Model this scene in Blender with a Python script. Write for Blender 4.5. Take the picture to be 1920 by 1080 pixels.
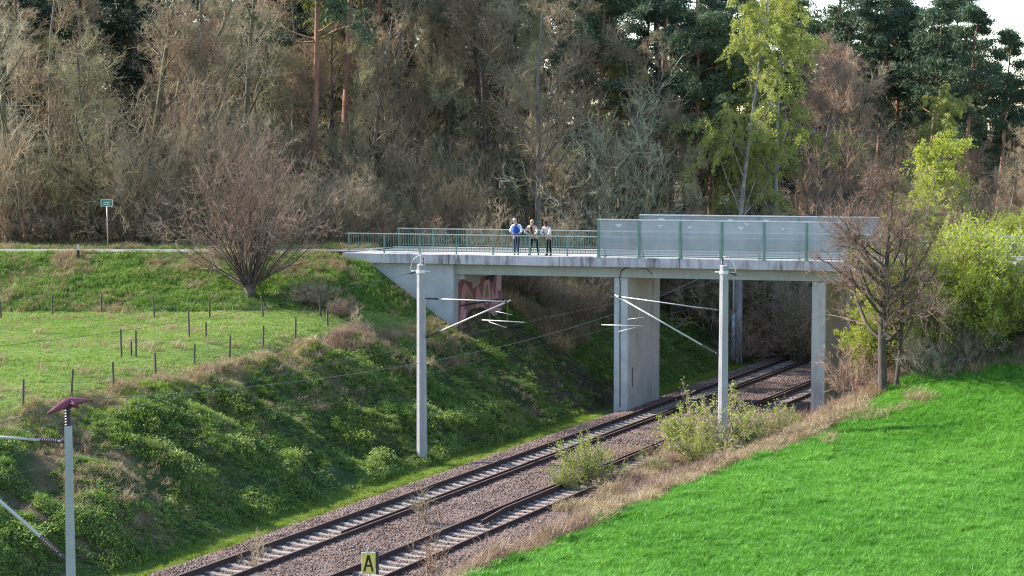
import bpy, bmesh, math, random
import numpy as np
from mathutils import Vector, Matrix

for o in list(bpy.data.objects):
    bpy.data.objects.remove(o, do_unlink=True)
scene = bpy.context.scene
C = scene.collection
R = math.radians
random.seed(7)

# ------------------------------------------------------------------ camera
CAM_H, FPX, PITCH = 13.8, 3800.0, math.atan(302 / 3800)
cam_d = bpy.data.cameras.new('camera')
cam_d.sensor_width = 36.0
cam_d.lens = 36.0 * FPX / 1920
cam_d.clip_start, cam_d.clip_end = 0.5, 6000
cam = bpy.data.objects.new('camera', cam_d)
cam.location = (0, 0, CAM_H)
cam.rotation_euler = (R(90) - PITCH, 0, 0)
C.objects.link(cam)
scene.camera = cam

# ------------------------------------------------------------------ world, sun, exposure
SUN_EL = R(36)
SUN_H = Vector((-0.97, 0.24)).normalized()          # horizontal direction towards the sun
world = bpy.data.worlds.new('World')
scene.world = world
world.use_nodes = True
wn = world.node_tree
wn.nodes.clear()
sky = wn.nodes.new('ShaderNodeTexSky')
sky.sky_type = 'NISHITA'
sky.sun_disc = False
sky.sun_elevation = SUN_EL
sky.sun_rotation = math.atan2(SUN_H.x, SUN_H.y)
sky.air_density, sky.dust_density, sky.ozone_density = 1.0, 0.2, 1.6
bg = wn.nodes.new('ShaderNodeBackground')
bg.inputs['Strength'].default_value = 0.135
wo = wn.nodes.new('ShaderNodeOutputWorld')
wn.links.new(sky.outputs['Color'], bg.inputs['Color'])
wn.links.new(bg.outputs['Background'], wo.inputs['Surface'])
sun_d = bpy.data.lights.new('sun', 'SUN')
sun_d.energy = 4.5
sun_d.angle = R(0.55)
sun_d.color = (1.0, 0.95, 0.87)
sun = bpy.data.objects.new('sun', sun_d)
to_sun = Vector((SUN_H.x * math.cos(SUN_EL), SUN_H.y * math.cos(SUN_EL), math.sin(SUN_EL)))
sun.rotation_euler = to_sun.to_track_quat('Z', 'Y').to_euler()
sun.location = (-40, 60, 60)
C.objects.link(sun)
vs = scene.view_settings
vs.view_transform, vs.look, vs.gamma, vs.use_curve_mapping = 'Standard', 'None', 1.0, False
vs.exposure = 1.55
cy = scene.cycles
cy.max_bounces, cy.diffuse_bounces, cy.glossy_bounces = 5, 2, 2
cy.transmission_bounces, cy.transparent_max_bounces = 3, 8
cy.caustics_reflective = cy.caustics_refractive = False
cy.use_denoising = True
cy.denoiser = 'OPENIMAGEDENOISE'
cy.denoising_input_passes = 'RGB_ALBEDO_NORMAL'
cy.denoising_prefilter = 'NONE'
cy.filter_width = 1.1
cy.sample_clamp_indirect = 6.0

# ------------------------------------------------------------------ layout: track axis, bridge axis, terrain
REF = np.array([7.121, 100.192])
TA = R(24.34)
TD = np.array([math.sin(TA), math.cos(TA)])          # along the tracks, away from the camera
ND = np.array([-TD[1], TD[0]])                       # to the left of the tracks
BD = np.array([.9652, -.2617])                       # along the bridge
BM = np.array([4.177, 99.013])                       # near deck edge where the screens begin
DECK = 7.45


def xy(u, v):
    return REF + u * TD + v * ND


def uv(X, Y):
    dx, dy = X - REF[0], Y - REF[1]
    return dx * TD[0] + dy * TD[1], dx * ND[0] + dy * ND[1]


def bp(s, w, z):
    q = BM + s * BD + w * TD
    return (q[0], q[1], z)


def sst(a, b, x):
    t = np.clip((x - a) / (b - a), 0, 1)
    return t * t * (3 - 2 * t)


def vnoise(x, y, seed=0):
    xi, yi = np.floor(x).astype(np.int64), np.floor(y).astype(np.int64)
    xf, yf = x - xi, y - yi
    xf, yf = xf * xf * (3 - 2 * xf), yf * yf * (3 - 2 * yf)

    def hsh(i, j):
        n = (i * 374761393 + j * 668265263 + seed * 974634777) & 0x7fffffff
        n = ((n ^ (n >> 13)) * 1274126177) & 0x7fffffff
        n = (n ^ (n >> 16)) & 0xffff
        return n / 65535.0
    a, b_, c, d = hsh(xi, yi), hsh(xi + 1, yi), hsh(xi, yi + 1), hsh(xi + 1, yi + 1)
    return (a * (1 - xf) + b_ * xf) * (1 - yf) + (c * (1 - xf) + d * xf) * yf


def fbm(x, y, scale, octv=3, seed=0):
    r, amp, tot = 0, 1.0, 0
    for k in range(octv):
        r = r + amp * (vnoise(x / scale, y / scale, seed + k * 17) - .5)
        tot += amp
        amp *= .5
        scale *= .5
    return r / tot * 2


def field_edge(u):
    return np.interp(u, [-80, -41, -18, -6, 0, 30], [-9.6, -10, -11.4, -12.9, -14.2, -20])


def yedge(X):
    return np.where(X < -8.4, 102.1, 102.4 - .2712 * (X + 8.4))


def ground_raw(X, Y):
    """height and cover masks of the terrain (no small bumps)"""
    u, v = uv(X, Y)
    ye = yedge(X)
    past = 4.0 + .036 * (np.clip(Y, 40, 100) - 69)
    behind = sst(3.5, 8.5, Y - ye)
    cap = past * (1 - behind) + 7.35 * behind
    rise = -.34 + .62 * (v - 2.75)
    k = .5
    left = -np.log(np.exp(-np.clip(rise, -5, 40) / k) + np.exp(-cap / k)) * k
    left = np.where(v < 2.75, np.maximum(left, -.36), left)
    left = np.where(v < 1.9, -.45, left)
    # right hand side
    zf = .8 + .008 * (np.clip(Y, 30, 110) - 58) + 3.5 * sst(10, 26, X) * sst(74, 96, Y)
    capr = zf * (1 - behind) + 7.35 * behind
    fe = np.where(behind > .5, -7.6 - 11.5, field_edge(u))
    t = sst(0, 1, (-7.5 - v) / np.maximum(-7.5 - fe, 1.0))
    right = -.42 + (capr + .42) * t
    z = np.where(v > -3, left, right)
    # road embankment
    s = (X - BM[0]) * BD[0] + (Y - BM[1]) * BD[1]
    w = (X - BM[0]) * -BD[1] + (Y - BM[1]) * BD[0]
    s = s - w * (TD[0] * BD[0] + TD[1] * BD[1]) / (TD[1] * BD[0] - TD[0] * BD[1])
    dl = np.maximum(0, s + 12.6) * .72
    dr = np.maximum(0, 25.5 - s) * .62
    dw = np.maximum(0, ye + .3 - Y)
    emb_l = 7.40 - np.sqrt(dl ** 2 + (dw * .40) ** 2)
    emb_r = 7.40 - np.sqrt(dr ** 2 + (dw * .55) ** 2)
    emb = np.where(v > -3, emb_l, emb_r)
    onemb = emb > z
    z = np.maximum(z, emb)
    return z, u, v, behind, onemb, s, w


def ground(X, Y):
    X, Y = np.asarray(X, float), np.asarray(Y, float)
    z, u, v, behind, onemb, s, w = ground_raw(X, Y)
    bed = (v < 2.0) & (v > -7.6)
    slope = sst(3.1, 4.6, v) * (1 - sst(9.4, 11.0, v)) * (1 - .5 * behind)
    n1 = fbm(X, Y, 1.7, 3, 3)
    n2 = fbm(X, Y, 4.5, 2, 9)
    z = z + np.where(bed, 0, slope * (n1 * .75 + n2 * .45))
    rst = sst(-8.2, -9.4, v) * 0 + np.where((v < -8.0) & (v > field_edge(u) - .4), 1, 0)
    z = z + rst * n1 * .14
    roadz = (Y > yedge(X) - .2) & (Y < yedge(X) + 7.5)
    z = z + np.where(onemb & ~roadz, n1 * .22 + n2 * .16, 0) * (1 - slope)
    z = z + np.where(~bed & ~roadz, fbm(X, Y, 9, 2, 21) * .10 + n1 * .03, 0)
    under = (w > -.4) & (w < 6.4) & (s > -14) & (s < 27)
    return np.where(under, np.minimum(z, 7.0), z)


def hz(x, y):
    return float(ground(np.array([x]), np.array([y]))[0])


cp, sp_ = math.cos(PITCH), math.sin(PITCH)


def ray(px, py):
    dx, dz = (px - 960) / FPX, (540 - py) / FPX
    return np.array([dx, cp + dz * sp_, -sp_ + dz * cp])


def at(px, py, Y):
    d = ray(px, py)
    return np.array([0, 0, CAM_H]) + d * (Y / d[1])


def hit(px, py, y0=35, y1=160):
    """where the line of sight meets the terrain"""
    d = ray(px, py)
    Ys = np.arange(y0, y1, .1)
    X = d[0] * Ys / d[1]
    Z = CAM_H + d[2] * Ys / d[1]
    k = np.argmax(Z < ground(X, Ys))
    return np.array([X[k], Ys[k], Z[k]])


# ------------------------------------------------------------------ materials
MATS = {}


def nd(nt, t, **kw):
    n = nt.nodes.new(t)
    for k, v_ in kw.items():
        setattr(n, k, v_)
    return n


def ramp(nt, fac, stops):
    r = nd(nt, 'ShaderNodeValToRGB')
    el = r.color_ramp.elements
    while len(el) > 1:
        el.remove(el[-1])
    el[0].position, el[0].color = stops[0][0], (*stops[0][1], 1)
    for p, c in stops[1:]:
        e = el.new(p)
        e.color = (*c, 1)
    nt.links.new(fac, r.inputs['Fac'])
    return r.outputs['Color']


def noise(nt, vec, scale, detail=4, rough=.6):
    n = nd(nt, 'ShaderNodeTexNoise')
    n.inputs['Scale'].default_value = scale
    n.inputs['Detail'].default_value = detail
    n.inputs['Roughness'].default_value = rough
    if vec is not None:
        nt.links.new(vec, n.inputs['Vector'])
    return n.outputs['Fac']


def wpos(nt, scale=None):
    g = nd(nt, 'ShaderNodeNewGeometry')
    if scale is None:
        return g.outputs['Position']
    m = nd(nt, 'ShaderNodeMapping')
    m.inputs['Scale'].default_value = scale
    nt.links.new(g.outputs['Position'], m.inputs['Vector'])
    return m.outputs['Vector']


def mix(nt, a, b, fac, mode='MIX'):
    m = nd(nt, 'ShaderNodeMix', data_type='RGBA', blend_type=mode)
    for k, val in ((6, a), (7, b)):
        if isinstance(val, tuple):
            m.inputs[k].default_value = (*val, 1)
        else:
            nt.links.new(val, m.inputs[k])
    if isinstance(fac, (int, float)):
        m.inputs[0].default_value = fac
    else:
        nt.links.new(fac, m.inputs[0])
    return m.outputs[2]


def newmat(name):
    m = bpy.data.materials.new(name)
    m.use_nodes = True
    nt = m.node_tree
    b = nt.nodes['Principled BSDF']
    MATS[name] = m
    return m, nt, b


def simple(name, ca, cb=None, scale=3.0, rough=.8, metal=0.0, bump=0.0, stretch=None, spec=.3):
    m, nt, b = newmat(name)
    cb = cb or tuple(c * .75 for c in ca)
    v_ = wpos(nt, stretch) if stretch else wpos(nt)
    f = noise(nt, v_, scale)
    col = ramp(nt, f, [(.3, cb), (.7, ca)])
    nt.links.new(col, b.inputs['Base Color'])
    b.inputs['Roughness'].default_value = rough
    b.inputs['Metallic'].default_value = metal
    b.inputs['Specular IOR Level'].default_value = spec
    if bump:
        bn = nd(nt, 'ShaderNodeBump')
        bn.inputs['Strength'].default_value = bump
        bn.inputs['Distance'].default_value = .03
        f2 = noise(nt, v_, scale * 6)
        nt.links.new(f2, bn.inputs['Height'])
        nt.links.new(bn.outputs['Normal'], b.inputs['Normal'])
    return m


def leafy(name, cols, trans=.35, pscale=.35, rough=.6, tcol=None):
    """thin plant matter: diffuse plus light coming through; tint varies from plant to plant and place to place"""
    m, nt, b = newmat(name)
    oi = nd(nt, 'ShaderNodeObjectInfo')
    f = noise(nt, wpos(nt), pscale, 3)
    ad = nd(nt, 'ShaderNodeMath', operation='MULTIPLY_ADD')
    nt.links.new(oi.outputs['Random'], ad.inputs[0])
    ad.inputs[1].default_value = .45
    nt.links.new(f, ad.inputs[2])
    n = len(cols)
    col = ramp(nt, ad.outputs[0], [(.40 + .6 * i / max(1, n - 1), c) for i, c in enumerate(cols)])
    nt.links.new(col, b.inputs['Base Color'])
    b.inputs['Roughness'].default_value = rough
    b.inputs['Specular IOR Level'].default_value = .25
    if trans > 0:
        tr = nd(nt, 'ShaderNodeBsdfTranslucent')
        t2 = mix(nt, col, tcol or (1.0, 1.0, .45), 1.0, 'MULTIPLY')
        nt.links.new(t2, tr.inputs['Color'])
        ms = nd(nt, 'ShaderNodeMixShader')
        ms.inputs[0].default_value = trans
        nt.links.new(b.outputs[0], ms.inputs[1])
        nt.links.new(tr.outputs[0], ms.inputs[2])
        nt.links.new(ms.outputs[0], nt.nodes['Material Output'].inputs['Surface'])
    return m


def concrete(name, ca, cb, stain=0.0, streak=0.0):
    m, nt, b = newmat(name)
    f = noise(nt, wpos(nt), .9, 6, .65)
    col = ramp(nt, f, [(.3, cb), (.7, ca)])
    f2 = noise(nt, wpos(nt), 14, 3)
    col = mix(nt, col, (.62, .6, .57), mathmul(nt, f2, .25), 'MULTIPLY')
    if streak:
        f3 = noise(nt, wpos(nt, (2.6, 2.6, .28)), 1.6, 5, .7)
        k = ramp(nt, f3, [(.44, (0, 0, 0)), (.60, (1, 1, 1))])
        f4 = noise(nt, wpos(nt), .55, 3)
        k2_ = ramp(nt, f4, [(.40, (.12, .12, .12)), (.62, (1, 1, 1))])
        k = mix(nt, k, k2_, 1.0, 'MULTIPLY')
        col = mix(nt, col, (.13, .12, .125), mathmul(nt, k, streak), 'MIX')
    nt.links.new(col, b.inputs['Base Color'])
    b.inputs['Roughness'].default_value = .9
    b.inputs['Specular IOR Level'].default_value = .2
    bn = nd(nt, 'ShaderNodeBump')
    bn.inputs['Strength'].default_value = .25
    bn.inputs['Distance'].default_value = .02
    nt.links.new(f2, bn.inputs['Height'])
    nt.links.new(bn.outputs['Normal'], b.inputs['Normal'])
    return m


def mathmul(nt, a, k):
    m = nd(nt, 'ShaderNodeMath', operation='MULTIPLY')
    nt.links.new(a, m.inputs[0])
    m.inputs[1].default_value = k
    return m.outputs[0]


concrete('concrete', (.49, .495, .49), (.37, .375, .37), streak=.2)
concrete('concrete_edge', (.56, .53, .55), (.38, .36, .38), streak=.95)
concrete('concrete_girder', (.44, .46, .43), (.35, .37, .35), streak=.22)
concrete('concrete_pier', (.55, .555, .53), (.42, .425, .41), streak=.4)
concrete('concrete_mast', (.39, .38, .385), (.27, .26, .265), streak=.25)
concrete('footway', (.46, .445, .42), (.35, .335, .315))
concrete('sleeper', (.33, .285, .25), (.20, .165, .145))
simple('asphalt', (.22, .205, .195), (.16, .15, .145), 1.2, .9, bump=.2)
simple('rail_rust', (.10, .055, .045), (.055, .032, .028), 5, .75, .2)
simple('rail_head', (.30, .22, .19), (.17, .12, .10), 3, .45, .5)
simple('green_steel', (.16, .27, .22), (.10, .19, .15), 2, .55, .1)
simple('pale_green_steel', (.20, .29, .235), (.14, .215, .17), 2, .5, .1)
simple('pale_rail', (.46, .49, .42), (.36, .39, .33), 2, .5, .1)
simple('galvanised', (.60, .61, .63), (.46, .47, .49), 3, .4, .55)
simple('tube_grey', (.50, .49, .47), (.38, .37, .36), 4, .5, .2)
simple('dark_fitting', (.05, .05, .06), (.03, .03, .035), 4, .6)
simple('insulator_brown', (.10, .07, .08), (.05, .035, .04), 6, .3)
simple('bird_guard', (.17, .035, .065), (.10, .02, .04), 5, .5)
simple('wire', (.16, .15, .15), (.10, .10, .10), 5, .5, .4)
simple('fence_wood', (.13, .105, .08), (.06, .05, .04), 6, .9, stretch=(3, 3, .6))
simple('sign_yellow', (.72, .60, .13), (.58, .48, .10), 3, .5)
simple('sign_black', (.02, .02, .02), (.015, .015, .015), 3, .5)
simple('sign_green', (.02, .20, .11), (.015, .15, .08), 3, .5)
simple('sign_pale', (.62, .68, .62), (.5, .56, .5), 3, .5)
simple('white_paint', (.72, .72, .70), (.58, .58, .56), 3, .5)
simple('pole_blue', (.42, .52, .62), (.34, .42, .52), 3, .5)
simple('bark_dark', (.115, .09, .075), (.05, .04, .034), 5, .95, stretch=(3, 3, .5))
simple('bark_grey', (.21, .18, .15), (.11, .093, .08), 5, .95, stretch=(3, 3, .5))
simple('bark_olive', (.16, .145, .095), (.08, .072, .048), 5, .95, stretch=(3, 3, .5))
simple('bark_pine', (.36, .19, .12), (.17, .10, .075), 3, .95, stretch=(2, 2, .5))
simple('bark_birch', (.36, .34, .31), (.09, .08, .072), 2.2, .9, stretch=(1.5, 1.5, 3))
simple('willow_wood', (.14, .105, .085), (.06, .045, .037), 5, .95)
for nm, cs in dict(twig_brown=[(0.244, 0.178, 0.112), (0.348, 0.265, 0.168), (0.452, 0.351, 0.230)],
                   twig_olive=[(0.232, 0.207, 0.112), (0.325, 0.287, 0.158), (0.429, 0.385, 0.230)],
                   twig_red=[(0.278, 0.184, 0.122), (0.371, 0.247, 0.168), (0.464, 0.322, 0.224)],
                   twig_grey=[(0.244, 0.207, 0.138), (0.348, 0.293, 0.199), (0.452, 0.385, 0.265)],
                   twig_willow=[(.17, .115, .085), (.24, .16, .12), (.31, .215, .165)],
                   twig_sallow=[(.32, .32, .21), (.42, .41, .27), (.50, .485, .34)],
                   twig_tan=[(.30, .23, .15), (.38, .29, .19), (.44, .35, .24)]).items():
    leafy(nm, cs, 0.0, .12, .9)
leafy('pine_needles', [(.05, .08, .052), (.072, .112, .066), (.11, .155, .09)], .18, .25)
leafy('spruce_needles', [(.022, .038, .026), (.032, .052, .036)], .08, .25)
leafy('birch_leaf', [(.24, .28, .075), (.31, .35, .10), (.38, .41, .15)], .5, .3)
leafy('willow_leaf', [(.27, .32, .05), (.36, .42, .07), (.44, .48, .12)], .5, .5)
leafy('shoot_leaf', [(.24, .30, .05), (.33, .39, .075), (.40, .44, .13)], .4, .6)
leafy('bramble_leaf', [(.08, .13, .035), (.16, .24, .06), (.29, .37, .115)], .4, .5)
leafy('shrub_dark_leaf', [(.02, .06, .018), (.035, .09, .025)], .2, .5)
leafy('crop_blade', [(.085, .25, .032), (.13, .34, .045), (.20, .42, .07)], .4, .16, .5)
leafy('pasture_blade', [(.15, .23, .055), (.23, .33, .085), (.36, .40, .16)], .4, .25)
leafy('verge_blade', [(.15, .22, .03), (.20, .29, .04), (.27, .32, .07)], .4, .4)
leafy('bank_blade', [(.08, .16, .03), (.15, .25, .05), (.26, .34, .10)], .35, .5)
leafy('dry_blade', [(.25, .18, .10), (.35, .265, .15), (.44, .35, .22)], .25, .6, tcol=(1, .9, .7))
leafy('dry_red_blade', [(.24, .155, .11), (.31, .21, .145), (.38, .27, .20)], .25, .6, tcol=(1, .9, .7))
leafy('stone', [(.105, .066, .052), (.165, .112, .09), (.25, .185, .155)], 0, .8, .9)
simple('skin', (.55, .34, .26), (.50, .30, .23), 6, .6)
simple('hair_grey', (.42, .40, .38), (.30, .29, .28), 12, .8)
simple('hair_fair', (.50, .36, .27), (.40, .28, .2), 12, .8)
simple('hair_dark', (.06, .03, .028), (.035, .02, .02), 12, .7)
simple('blue_vest', (.03, .11, .48), (.022, .08, .38), 4, .8)
simple('pale_shirt', (.58, .66, .78), (.48, .56, .68), 5, .8)
simple('jeans', (.035, .05, .10), (.022, .03, .07), 5, .9)
simple('black_cloth', (.018, .018, .022), (.010, .010, .013), 5, .9)
simple('beige_cloth', (.58, .44, .38), (.50, .37, .32), 5, .9)
simple('white_cloth', (.74, .66, .66), (.64, .57, .57), 5, .9)
simple('graffiti_maroon', (.30, .125, .14), (.20, .075, .09), 2, .7)
simple('graffiti_pink', (.60, .36, .35), (.50, .28, .28), 2, .7)
simple('graffiti_rose', (.56, .30, .29), (.45, .22, .22), 2, .7)
simple('graffiti_olive', (.30, .22, .10), (.22, .15, .08), 2, .7)
simple('graffiti_dark', (.03, .022, .028), (.02, .015, .02), 2, .7)

# frosted screen panes: part of the light goes through, the rest scatters
m, nt, b = newmat('frosted_pane')
f = noise(nt, wpos(nt, (1, 1, .35)), 1.7, 5)
col = ramp(nt, f, [(.3, (.54, .56, .575)), (.7, (.68, .69, .70))])
nt.links.new(col, b.inputs['Base Color'])
b.inputs['Roughness'].default_value = .25
tp = nd(nt, 'ShaderNodeBsdfTransparent')
tp.inputs['Color'].default_value = (.90, .93, .94, 1)
tl = nd(nt, 'ShaderNodeBsdfTranslucent')
nt.links.new(col, tl.inputs['Color'])
m1 = nd(nt, 'ShaderNodeMixShader')
m1.inputs[0].default_value = .5
nt.links.new(b.outputs[0], m1.inputs[1])
nt.links.new(tl.outputs[0], m1.inputs[2])
m2 = nd(nt, 'ShaderNodeMixShader')
m2.inputs[0].default_value = .62
nt.links.new(m1.outputs[0], m2.inputs[1])
nt.links.new(tp.outputs[0], m2.inputs[2])
nt.links.new(m2.outputs[0], nt.nodes['Material Output'].inputs['Surface'])

# terrain cover: colour of what grows there, stored per vertex, broken up with noise
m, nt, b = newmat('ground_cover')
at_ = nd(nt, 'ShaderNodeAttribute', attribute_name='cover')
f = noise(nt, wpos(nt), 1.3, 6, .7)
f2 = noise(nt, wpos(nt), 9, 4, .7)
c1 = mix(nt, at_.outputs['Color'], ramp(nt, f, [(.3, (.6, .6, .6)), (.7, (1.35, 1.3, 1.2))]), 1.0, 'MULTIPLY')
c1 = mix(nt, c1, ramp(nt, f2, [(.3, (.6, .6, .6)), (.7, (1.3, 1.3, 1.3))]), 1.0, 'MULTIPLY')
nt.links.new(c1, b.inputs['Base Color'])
b.inputs['Roughness'].default_value = .95
b.inputs['Specular IOR Level'].default_value = .1
bn = nd(nt, 'ShaderNodeBump')
bn.inputs['Strength'].default_value = .6
bn.inputs['Distance'].default_value = .12
nt.links.new(f2, bn.inputs['Height'])
nt.links.new(bn.outputs['Normal'], b.inputs['Normal'])

m, nt, b = newmat('ballast')
vo = nd(nt, 'ShaderNodeTexVoronoi')
vo.inputs['Scale'].default_value = 15
nt.links.new(wpos(nt), vo.inputs['Vector'])
sx = nd(nt, 'ShaderNodeSeparateColor')
nt.links.new(vo.outputs['Color'], sx.inputs[0])
col = ramp(nt, sx.outputs[0], [(0, (.08, .05, .04)), (.5, (.135, .09, .073)), (1, (.21, .15, .125))])
f = noise(nt, wpos(nt), .7, 4)
col = mix(nt, col, ramp(nt, f, [(.35, (.75, .7, .68)), (.7, (1.1, 1.1, 1.1))]), 1.0, 'MULTIPLY')
nt.links.new(col, b.inputs['Base Color'])
b.inputs['Roughness'].default_value = .95
bn = nd(nt, 'ShaderNodeBump')
bn.inputs['Strength'].default_value = 1.0
bn.inputs['Distance'].default_value = .04
nt.links.new(vo.outputs['Distance'], bn.inputs['Height'])
nt.links.new(bn.outputs['Normal'], b.inputs['Normal'])

# ------------------------------------------------------------------ object helpers


def tag(o, label=None, cat=None, group=None, kind=None):
    if label: o['label'] = label
    if cat: o['category'] = cat
    if group: o['group'] = group
    if kind: o['kind'] = kind
    return o


def thing(name, label, cat, loc=(0, 0, 0), group=None):
    o = bpy.data.objects.new(name, None)
    o.empty_display_size = .2
    o.location = loc
    C.objects.link(o)
    return tag(o, label, cat, group)


def wloc(o):
    v_ = Vector((0, 0, 0))
    while o is not None:
        v_ += o.location
        o = o.parent
    return v_


def from_np(name, verts, faces, mat, parent=None, smooth=False, link=True):
    """verts (n,3) array; faces: (m,k) array or list of tuples"""
    me = bpy.data.meshes.new(name)
    verts = np.asarray(verts, np.float32)
    if parent is not None:
        verts = verts - np.array(wloc(parent), np.float32)
    if isinstance(faces, np.ndarray):
        nf, k = faces.shape
        me.vertices.add(len(verts))
        me.vertices.foreach_set('co', verts.ravel())
        me.loops.add(nf * k)
        me.loops.foreach_set('vertex_index', faces.astype(np.int32).ravel())
        me.polygons.add(nf)
        me.polygons.foreach_set('loop_start', np.arange(0, nf * k, k, dtype=np.int32))
        me.polygons.foreach_set('loop_total', np.full(nf, k, np.int32))
        me.update(calc_edges=True)
    else:
        me.from_pydata([tuple(map(float, q)) for q in verts], [], faces)
        me.update()
    if smooth:
        me.polygons.foreach_set('use_smooth', np.ones(len(me.polygons), bool))
    me.materials.append(MATS[mat])
    o = bpy.data.objects.new(name, me)
    if parent is not None:
        o.parent = parent
    if link:
        C.objects.link(o)
    return o


class MB:
    def __init__(self):
        self.v, self.f = [], []

    def par(self, o, a, b_, c):
        """parallelepiped from a corner and three edge vectors"""
        o, a, b_, c = (np.asarray(q, float) for q in (o, a, b_, c))
        n = len(self.v)
        self.v += [o, o + a, o + a + b_, o + b_, o + c, o + a + c, o + a + b_ + c, o + b_ + c]
        for q in ((0, 3, 2, 1), (4, 5, 6, 7), (0, 1, 5, 4), (1, 2, 6, 5), (2, 3, 7, 6), (3, 0, 4, 7)):
            self.f.append(tuple(n + i for i in q))
        return self

    def sw(self, s0, s1, w0, w1, z0, z1):
        """box in bridge coordinates"""
        o = np.array(bp(s0, w0, z0))
        return self.par(o, np.array([*BD, 0]) * (s1 - s0), np.array([*TD, 0]) * (w1 - w0), (0, 0, z1 - z0))

    def box(self, x0, x1, y0, y1, z0, z1):
        return self.par((x0, y0, z0), (x1 - x0, 0, 0), (0, y1 - y0, 0), (0, 0, z1 - z0))

    def tube(self, pts, rad, k=8, cap=True):
        pts = [np.asarray(q, float) for q in pts]
        if not hasattr(rad, '__len__'):
            rad = [rad] * len(pts)
        n0 = len(self.v)
        for i, p in enumerate(pts):
            d = pts[min(i + 1, len(pts) - 1)] - pts[max(i - 1, 0)]
            d = d / (np.linalg.norm(d) + 1e-9)
            a = np.cross(d, (0, 0, 1) if abs(d[2]) < .9 else (1, 0, 0))
            a /= np.linalg.norm(a)
            b_ = np.cross(d, a)
            for j in range(k):
                t = 2 * math.pi * (j + .5) / k
                self.v.append(p + rad[i] * (math.cos(t) * a + math.sin(t) * b_))
        for i in range(len(pts) - 1):
            for j in range(k):
                a, b_ = n0 + i * k + j, n0 + i * k + (j + 1) % k
                self.f.append((a, b_, b_ + k, a + k))
        if cap:
            self.f.append(tuple(n0 + j for j in reversed(range(k))))
            self.f.append(tuple(n0 + (len(pts) - 1) * k + j for j in range(k)))
        return self

    def prism(self, poly, ext):
        poly = [np.asarray(q, float) for q in poly]
        ext = np.asarray(ext, float)
        n, k = len(self.v), len(poly)
        self.v += poly + [q + ext for q in poly]
        self.f.append(tuple(n + i for i in reversed(range(k))))
        self.f.append(tuple(n + k + i for i in range(k)))
        for i in range(k):
            j = (i + 1) % k
            self.f.append((n + i, n + j, n + k + j, n + k + i))
        return self

    def ball(self, c, r, nu=8, nv=6):
        c = np.asarray(c, float)
        r = np.asarray(r, float) * np.ones(3)
        n = len(self.v)
        for i in range(nv + 1):
            th = math.pi * i / nv
            for j in range(nu):
                ph = 2 * math.pi * j / nu
                self.v.append(c + r * np.array([math.sin(th) * math.cos(ph), math.sin(th) * math.sin(ph), math.cos(th)]))
        for i in range(nv):
            for j in range(nu):
                a, b_ = n + i * nu + j, n + i * nu + (j + 1) % nu
                self.f.append((a, a + nu, b_ + nu, b_))
        return self

    def build(self, name, mat, parent=None, smooth=False, bevel=0.0):
        o = from_np(name, np.array(self.v), self.f, mat, parent, smooth)
        if bevel:
            bm = bmesh.new()
            bm.from_mesh(o.data)
            bmesh.ops.bevel(bm, geom=bm.edges[:], offset=bevel, segments=1, affect='EDGES')
            bm.to_mesh(o.data)
            bm.free()
        return o


def inst(proto_mesh, name, loc, parent, rot=(0, 0, 0), scl=(1, 1, 1)):
    """a part that shares its mesh with its like"""
    o = bpy.data.objects.new(name, proto_mesh)
    o.parent = parent
    o.location = Vector(loc) - wloc(parent)
    o.rotation_euler, o.scale = rot, scl
    C.objects.link(o)
    return o


# ------------------------------------------------------------------ terrain sheet
def axis(segs):
    out = []
    for a, b_, st in segs:
        out.append(np.arange(a, b_, st))
    return np.concatenate(out + [np.array([segs[-1][1]])])


gx = axis([(-2000, -400, 200), (-400, -80, 40), (-80, -34, 3), (-34, 40, .33), (40, 100, 4), (100, 400, 40), (400, 2000, 200)])
gy = axis([(-200, 20, 20), (20, 48, 2), (48, 126, .36), (126, 160, 2), (160, 400, 30), (400, 4000, 400)])
GX, GY = np.meshgrid(gx, gy)
GZ = ground(GX.ravel(), GY.ravel())
nx, ny = len(gx), len(gy)
ii = np.arange(nx * ny).reshape(ny, nx)
gf = np.stack([ii[:-1, :-1].ravel(), ii[:-1, 1:].ravel(), ii[1:, 1:].ravel(), ii[1:, :-1].ravel()], 1)
gnd = from_np('ground', np.stack([GX.ravel(), GY.ravel(), GZ], 1), gf, 'ground_cover', smooth=True)
tag(gnd, 'grassy ground with a railway cutting, pasture, crop field and road bank', 'ground', kind='structure')


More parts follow.
